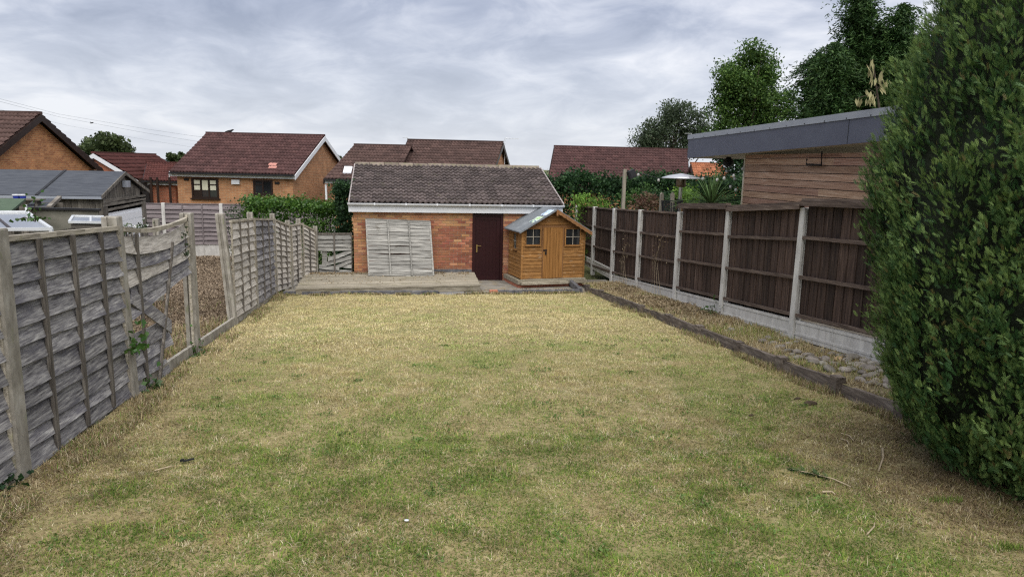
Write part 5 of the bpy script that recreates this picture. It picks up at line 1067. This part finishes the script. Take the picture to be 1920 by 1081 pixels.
hedge('shrub', 'tall dark green shrub pressed against the left end of the garage', p.x-.22, -1.22, 21.2, 22.0, -1.3, p.z-.03, 5500, .08, l_hedge_dk, cat='shrub', bumps=.08)
p = PY(448, 410, 24); hedge('shrub', 'thin pale straggly shrub at the left end of the green hedge', p.x-.35, p.x+.35, 23.8, 24.4, -1.3, p.z+.25, 700, .07, l_willow, cat='shrub', bumps=.3, spread=.14)
# right hand hedge and shrubs
a, b = PY(1030, 336, 25), PY(1285, 346, 25)
hedge('hedge', 'long dark green hedge behind the far end of the brown fence', a.x-.2, b.x+1.2, 25, 26.4, -1.3, lambda x: a.z-.05+.12*sin(x*2.1)+.08*sin(x*5), 26000, .11, l_hedge_dk, bumps=.22, spread=.15)
for (u0, u1, v, x, lm, lb, n) in ((1082, 1146, 378, 22.5, l_lime, 'lime green leafy shrub above the far fence panels', 1500), (1198, 1244, 381, 21.0, l_red, 'russet leaved shrub between timber post and trellis', 1500), (1225, 1260, 364, 22.5, l_hedge_dk, 'mid green shrub behind the trellis', 1200), (1283, 1312, 356, 20.0, l_lime, 'yellow-green feathery shrub left of the spiky plant', 1100), (1172, 1232, 360, 23.5, l_shrub, 'leafy green shrub in front of the dark hedge', 1500), (1318, 1400, 341, 22.0, l_hedge_dk, 'dark shrub beside the corner of the garden room', 6500)):
    p, q = PY(u0, v, x), PY(u1, v, x); hedge('shrub', lb, p.x, q.x, x, x+.6, -1.1, p.z, n, .085, lm, cat='shrub', bumps=.3, spread=.12)
p = PY(1380, 300, 24); hedge('shrub', 'tall dark leafy bush seen under the garden room roof overhang', p.x-.15, p.x+1.1, 24, 25, -1.1, p.z+.3, 9000, .11, l_hedge_dk, cat='shrub', bumps=.3, spread=.16)
cp = thing('cordyline', 'spiky cordyline with long arching leaves above the fence', 'spiky plant', (PX(1333, 378, 7.2).x, PX(1333, 378, 7.2).y, -.27)); cb = PX(1333, 384, 7.2)
MB().tube([(cb.x, cb.y, -.27), (cb.x, cb.y, cb.z)], [.06, .05], 8).build('stem', m_trunk, cp)
for k in range(95):
    a = random.uniform(0, 2*pi); el = random.uniform(.2, 1.45); L = random.uniform(.65, 1.0); d = Vector((cos(a)*cos(el), sin(a)*cos(el), sin(el))); s = Vector((-sin(a), cos(a), 0)); mb = MB(); vs = []
    for i, (t, w) in enumerate(((0, .014), (.35, .020), (.7, .014), (1, .001))):
        c = cb+d*L*t-Vector((0, 0, .32*t*t*L*cos(el))); n_ = d.cross(s)*.004; vs += [c-s*w, c+s*w, c+n_]
    mb.add(vs, [(i*3+k2, i*3+(k2+1) % 3, (i+1)*3+(k2+1) % 3, (i+1)*3+k2) for i in range(3) for k2 in range(3)]); mb.build('leaf', l_cord, cp)
# yellowing sapling beside the big bush
sp0 = PY(1672, 205, 10.5); sa = thing('sapling', 'young tree with drooping yellowish leaves above the garden room roof', 'sapling', (sp0.x, 10.5, lawn_z(10.5))); ms = MB(); tipp = []
ms.tube([(sp0.x, 10.5, -.7), (sp0.x, 10.5, sp0.z), PY(1666, 160, 10.5), PY(1662, 125, 10.5)], [.03, .018, .012, .005], 6)
for u, v, uu, vv in ((1668, 165, 1650, 122), (1669, 185, 1632, 185), (1666, 160, 1680, 130), (1670, 190, 1652, 168), (1668, 170, 1690, 150), (1662, 135, 1655, 112)):
    a, b = PY(u, v, 10.5), PY(uu, vv, 10.4); ms.tube([a, a.lerp(b, .5)+Vector((0, 0, .05)), b], [.008, .006, .003], 5); tipp.append((a, b))
ms.build('trunk', m_trunk, sa)
for a, b in tipp:
    for k in range(9):
        s = .35+.65*k/8; p = a.lerp(b, s); o = Vector((random.uniform(-.4, .4), random.uniform(-.5, .5), -1)).normalized(); L = random.uniform(.12, .17); sd_ = o.cross(Vector((random.uniform(-1, 1), 1, .2))).normalized(); w = .022
        p2 = p+Vector((random.uniform(-.04, .04), random.uniform(-.04, .04), 0)); MB().add([p2, p2+o*L*.4+sd_*w, p2+o*L, p2+o*L*.4-sd_*w, p2+o*L*.45+Vector((0, .006, 0))], [(0, 1, 4), (1, 2, 4), (2, 3, 4), (3, 0, 4)]).build('leaf', l_cherry, sa)

sa.location.x -= .22                                   # clear of the bush's edge

# ------------------------------------------------------------------ the big conifer bush
def spray_mesh():
    """one flat fan of scale-leaved twigs, stem along +Y, length 1"""
    V = []; Fq = []
    def kite(p, d, L, w, n):
        s = np.cross(d, n); i = len(V); V.extend([p, p+d*L*.4+s*w, p+d*L-n*L*.14, p+d*L*.4-s*w]); Fq.append((i, i+1, i+2, i+3))
    n = np.array([0, 0, 1.]); Y = np.array([0, 1., 0]); X = np.array([1., 0, 0]); kite(np.zeros(3), Y, 1.0, .030, n)
    for k in range(4):
        t = .10+.19*k; p = Y*t-n*.16*t*t
        for s in (-1, 1):
            L = .34*(1-t)**.8+.12; d = norm(Y*.88+X*s*.46-n*.16+.12*RNG.normal(size=3)); kite(p, d, L, .034, n)
    return np.array(V), np.array(Fq)
def place_sprays(P, D, N, S):
    SV, SF = spray_mesh(); Xa = norm(np.cross(D, N)); Na = np.cross(Xa, D); n = len(P)
    V = (SV[None, :, 0, None]*Xa[:, None]+SV[None, :, 1, None]*D[:, None]+SV[None, :, 2, None]*Na[:, None])*S[:, None, None]+P[:, None]
    return V.reshape(-1, 3), (SF[None]+(np.arange(n)*len(SV))[:, None, None]).reshape(-1, 4)
bc = thing('conifer_bush', 'huge dense green conifer bush filling the right edge beside the lawn', 'conifer bush', (CON[0], CON[1], lawn_z(CON[1])))
ZP = [-.32, -.1, .2, .6, 1.0, 1.6, 2.3, 3.0, 3.7, 4.3, 5.0, 5.7]; RP_ = [.95, 1.22, 1.46, 1.62, 1.69, 1.73, 1.77, 1.68, 1.38, 1.08, .68, .12]
def con_r(th, z):
    r = np.interp(z, ZP, RP_); x = np.cos(th)*2.2; 
    return r+.22*(vnoise(th*2.4+z*.25, z*.5, .55, 81)-.55)+.15*(vnoise(th*2.2, z*.6, .26, 82)-.5)+.05*(vnoise(th*2.2, z, .1, 83)-.5)
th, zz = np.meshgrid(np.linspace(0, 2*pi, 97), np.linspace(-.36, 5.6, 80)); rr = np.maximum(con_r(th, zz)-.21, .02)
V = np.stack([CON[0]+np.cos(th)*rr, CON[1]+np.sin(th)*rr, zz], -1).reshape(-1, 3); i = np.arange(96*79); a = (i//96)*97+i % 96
m_core = M('dark_core', [(.006, .010, .004), (.012, .018, .008)], (14, 14, 14), rnd=0, bump=.8, bdist=.05)
np_obj('light_block_core', V, np.stack([a, a+1, a+98, a+97], 1), m_core, bc)  # solid dark core added inside the bush to stop light
n = 10000; th = RNG.uniform(0, 2*pi, n); zz = 5.94*RNG.uniform(0, 1, n)**1.12-.34; keep = RNG.uniform(0, 1, n) < np.interp(zz, ZP, RP_)/1.7; a_cam = np.arctan2(-CON[1], -CON[0])
keep &= (np.cos(th-a_cam) > -.3); th, zz = th[keep], zz[keep]; n = len(th)
O = np.stack([np.cos(th), np.sin(th), 0*th], 1); T_ = np.stack([-np.sin(th), np.cos(th), 0*th], 1)
# every plume grows outwards and upwards; its sprays shorten towards the tip
AX = norm(O*RNG.uniform(.5, 1.0, (n, 1))+np.array([0, 0, 1])*RNG.uniform(.75, 1.7, (n, 1))+T_*RNG.normal(size=(n, 1))*.35); PL = RNG.uniform(.18, .36, n)
rr = con_r(th, zz)-RNG.uniform(0, 1, n)**2*.14-.02; TIP = np.stack([CON[0]+np.cos(th)*rr, CON[1]+np.sin(th)*rr, zz], 1)
per = 19; q = RNG.uniform(0, 1, (n, per))**.75; SD = norm(np.cross(AX, O+np.array([0, 0, .3]))); UPV = norm(np.cross(SD, AX)); w_ = (1-q)*.25+.02
lat = RNG.uniform(-1, 1, (n, per)); P = TIP[:, None]-AX[:, None]*((1-q)*PL[:, None])[..., None]+SD[:, None]*(lat*w_*PL[:, None])[..., None]+UPV[:, None]*(RNG.normal(size=(n, per))*.10*PL[:, None])[..., None]
D = norm(AX[:, None]+SD[:, None]*(lat*.6)[..., None]+O[:, None]*.25+RNG.normal(size=(n, per, 3))*.22); N = norm(UPV[:, None]+RNG.normal(size=(n, per, 3))*.55)
S = RNG.uniform(.048, .096, (n, per))*(1.1-.3*q)
SH = norm(AX)*0
V, Fq = place_sprays((P-D*S[..., None]*.5).reshape(-1, 3), D.reshape(-1, 3), N.reshape(-1, 3), S.reshape(-1))
# colour per spray: highlights painted into the tips, paler and yellower; darker green further in
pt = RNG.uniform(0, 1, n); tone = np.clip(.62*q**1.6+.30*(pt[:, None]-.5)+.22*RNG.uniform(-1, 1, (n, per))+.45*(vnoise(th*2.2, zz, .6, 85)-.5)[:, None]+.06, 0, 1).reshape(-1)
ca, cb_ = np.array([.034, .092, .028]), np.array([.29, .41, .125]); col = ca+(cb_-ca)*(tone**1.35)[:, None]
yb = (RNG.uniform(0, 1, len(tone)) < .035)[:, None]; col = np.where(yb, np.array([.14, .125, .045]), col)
l_bush = leafmat('bush_spray', None, .2, attr=True, rough=.55, spec=.3)
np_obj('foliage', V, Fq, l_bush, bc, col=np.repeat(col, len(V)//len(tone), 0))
MB().tube([(CON[0], CON[1], -.5), (CON[0], CON[1], 1), (CON[0]+.05, CON[1], 4.5)], [.16, .13, .03], 9).build('trunk', m_trunk, bc)

# ------------------------------------------------------------------ small plants and bits
def clump_plant(name, label, cat, c, r, n, size, lm, stems=5, h=None, flower=0):
    c = Vector(c); t = thing(name, label, cat, c); P = np.array(c)+RNG.normal(size=(n, 3))*np.array(r); P[:, 2] = np.maximum(P[:, 2], c.z+.01); V, Fq = leaves(P, size, .4, .75); np_obj('foliage', V, Fq, lm, t)
    mb = MB()
    for k in range(stems): q = Vector(P[k]); mb.tube([c-Vector((0, 0, .02)), c.lerp(q, .6)+Vector((0, 0, .03)), q], [.006, .004, .002], 4)
    mb.build('stems', m_trunk, t)
    if flower: V, Fq = leaves(P[:flower]+np.array([.02, 0, .03]), size*.8, .3, 1); np_obj('flowers', V, Fq, l_flower, t)
clump_plant('ivy', 'green ivy sprig climbing the concrete post left of the broken panel', 'ivy', (FX+.13, 7.98, .02), (.05, .10, .13), 46, .075, l_ivy)
clump_plant('weed', 'leafy weed at the foot of the broken fence panel', 'weed', (FX+.1, 8.45, lawn_z(8.45)), (.07, .12, .10), 46, .075, l_ivy)
clump_plant('weed', 'weed at the foot of the post beside the fence gap', 'weed', (FX+.08, 10.45, lawn_z(10.45)), (.06, .12, .14), 60, .05, l_ivy)
clump_plant('weed', 'dark weed at the bottom left beside the nearest post', 'weed', (FX+.0, 5.42, lawn_z(5.4)+.03), (.08, .12, .10), 60, .06, l_hedge_dk)
clump_plant('weed', 'upright weed in front of a concrete post of the brown fence', 'weed', (RX-.1, 12.75, bed_z(12.7)), (.08, .16, .14), 70, .06, l_ivy)
clump_plant('bindweed', 'bindweed with white flowers over the picket fence top', 'climber', (PXX+.1, 14.0, .62), (.08, 1.0, .07), 260, .07, l_willow, 5, flower=30)
clump_plant('climber', 'thin climber at the right top of the broken panel', 'climber', (FX+.03, 10.35, .75), (.03, .08, .22), 40, .06, l_willow)
clump_plant('climber', 'straggly plant above the nearest fence panel', 'climber', PX(66, 412, -4.2), (.08, .12, .14), 50, .06, l_ivy)
for (u, v, lb) in ((1235, 470, 'pale dry climber stem on the brown fence near the playhouse'), (1172, 470, 'withered creeper on the far brown fence panel')):
    p = PX(u, v, RX-.08); t = thing('dry_climber', lb, 'climber', (p.x, p.y, bed_z(min(p.y, 18)))); P = np.array(p)+RNG.normal(size=(34, 3))*np.array([.02, .22, .26]); V, Fq = leaves(P, .06, .2, .35); np_obj('foliage', V, Fq, l_dry, t)
    mb = MB()
    for k in range(4): q = Vector(P[k]); mb.tube([(p.x, p.y+.2*k-.3, bed_z(p.y)), Vector((p.x-.02, p.y+.1*k, p.z-.3)), q], [.004, .003, .002], 4)
    mb.build('stems', m_stick, t)
# broken conifer branch, sticks and clods lying on the lawn
def lz(p, h=.0): return Vector((p.x, p.y, float(lawn_h(p.x, p.y))+h))
a, b, c = lz(G(1486, 878), .02), lz(G(1562, 898), .02), lz(G(1595, 912), .015); br = thing('fallen_branch', 'broken dark green conifer sprig lying on the lawn', 'branch', a)
MB().tube([a, b, c], [.004, .006, .006], 5).build('twig', m_stick, br); n = 60; s = RNG.uniform(0, 1, n); P = np.array(a)+(np.array(b)-np.array(a))*s[:, None]; D = norm(np.array(a-b)+RNG.normal(size=(n, 3))*.14); V, Fq = place_sprays(P, D, norm(RNG.normal(size=(n, 3))*.4+np.array([0, 0, 1])), RNG.uniform(.05, .10, n)); np_obj('needles', V, Fq, l_conifer, br)
for (p, q, r, lb) in (((1655, 840), (1648, 878), .010, 'crooked brown stick on the bare ground by the conifer bush'), ((1577, 815), (1600, 828), .006, 'thin pale stick, upper of two lying near the conifer bush'), ((1576, 824), (1592, 834), .006, 'thin pale stick, lower of two lying near the conifer bush'), ((1542, 920), (1566, 925), .008, 'short pale stick right of the lawn centre below the fallen branch'), ((290, 882), (325, 872), .005, 'long thin stem lying on the lawn near the left fence'), ((1626, 1000), (1640, 978), .005, 'fine curved straw stem at lower right of the lawn')):
    a, b = lz(G(*p), .016), lz(G(*q), .016); m = a.lerp(b, .5)+Vector((.03, .01, .005)); MB().tube([a, a.lerp(m, .6), m, b], [r, r, r*.9, r*.6], 6).build('stick', m_stick, label=lb, cat='stick')
for (u, v, s, lb) in ((1521, 757, .075, 'larger dark soil clod on the lawn near the timber edging'), (1496, 746, .04, 'smaller dark soil clod on the lawn near the timber edging'), (1410, 775, .04, 'dark soil spot left of the two clods on the lawn')):
    p = lz(G(u, v)); me = cobble_mesh(int(u), m_clod); o = link('soil_clod', me, p+Vector((0, 0, s*.1))); o.scale = (s, s*.7, s*.35); tag(o, lb, 'clod')
p = lz(G(343, 866), .02); MB().obox(p, (.085, .02, .01), (-.01, .025, 0), (0, 0, .008)).obox(p+Vector((-.025, .005, 0)), (.03, .012, .004), (-.004, .02, 0), (0, 0, .016)).build('rubber_scrap', m_dkpatch, label='small black scrap lying on the lawn near the left fence', cat='scrap')
p = lz(G(762, 982), .02); o = link('stone', cobble_mesh(77, m_alu), p); o.scale = (.018, .014, .007); tag(o, 'tiny white stone on the near lawn', 'stone')
# birds and wires
def bird(label, p, s, fly):
    t = thing('bird', label, 'bird', p); p = Vector(p); MB().tube([p+Vector((-.5*s, 0, -.05*s)), p+Vector((-.2*s, 0, 0)), p+Vector((.2*s, 0, .08*s)), p+Vector((.42*s, 0, .22*s)), p+Vector((.55*s, 0, .2*s))], [.03*s, .12*s, .14*s, .08*s, .02*s], 7).build('body', m_bird, t)
    w = MB()
    for k in (-1, 1):
        if fly: w.prism([p+Vector((.15*s, k*.08*s, .05*s)), p+Vector((-.15*s, k*.08*s, .05*s)), p+Vector((-.2*s, k*.8*s, .3*s)), p+Vector((.02*s, k*.7*s, .28*s))], (0, 0, .02*s))
        else: w.prism([p+Vector((.15*s, k*.11*s, .1*s)), p+Vector((-.1*s, k*.13*s, -.08*s)), p+Vector((-.5*s, k*.05*s, -.08*s)), p+Vector((-.1*s, k*.11*s, .1*s))], (0, k*.02*s, 0))
    w.build('wings', m_bird, t)
    if not fly: MB().tube([p-Vector((0, 0, .1*s)), p-Vector((0, 0, .3*s))], .02*s, 4).build('legs', m_bird, t)
bird('dark bird flying in the sky above the far left roofs', PY(172, 231, 60), .28, True)
q = PY(430, 249, 38.0); bird('dark bird perched on the ridge of the maroon roof', q+Vector((0, 0, .06)), .42, False)
wires = [((-40, 175, 80), (110, 214, 110), (420, 262, 230), .013, 'thin power line, uppermost of those crossing the left sky'), ((-40, 180, 80), (110, 219, 110), (420, 272, 230), .013, 'thin power line just below the uppermost in the left sky'), ((-40, 196, 80), (130, 236, 120), (420, 284, 230), .010, 'thin power line, lowest of those crossing the left sky')]
for a, b, c, r, lb in wires:
    A_, B_, C_ = PY(*a), PY(*b), PY(*c); MB().tube([A_, A_.lerp(B_, .5), B_, B_.lerp(C_, .33)-Vector((0, 0, .25)), B_.lerp(C_, .66)-Vector((0, 0, .25)), C_], [r, r, r, r*1.4, r*1.8, r*2], 4).build('power_line', m_zinc_lt, label=lb, cat='power line')

# repeats of a kind share a group
GROUPS = {'paving slab': 'paving slabs of the step', 'tub': 'blue tubs on the shelf', 'stick': 'sticks lying on the lawn', 'power line': 'power lines across the left sky', 'conifer': 'dark conifers behind the garden room',
          'clod': 'soil clods on the lawn', 'kerb': 'brick kerbs along the patio', 'string lights': 'strings of bulbs beyond the fence', 'plastic bag': 'plastic scraps on the playhouse roof', 'post': 'stub posts behind the trellis',
          'shrub': 'shrubs beyond the fences', 'hedge': 'clipped hedges', 'weed': 'weeds at the foot of the fences', 'bird': 'dark birds', 'house': 'houses beyond the garden'}
for o in scene.objects:
    if o.parent is None and o.get('category'):
        g = GROUPS.get(o['category']) or ('small far trees on the left' if o.name.startswith('far_tree') else None)
        if g: o['group'] = g
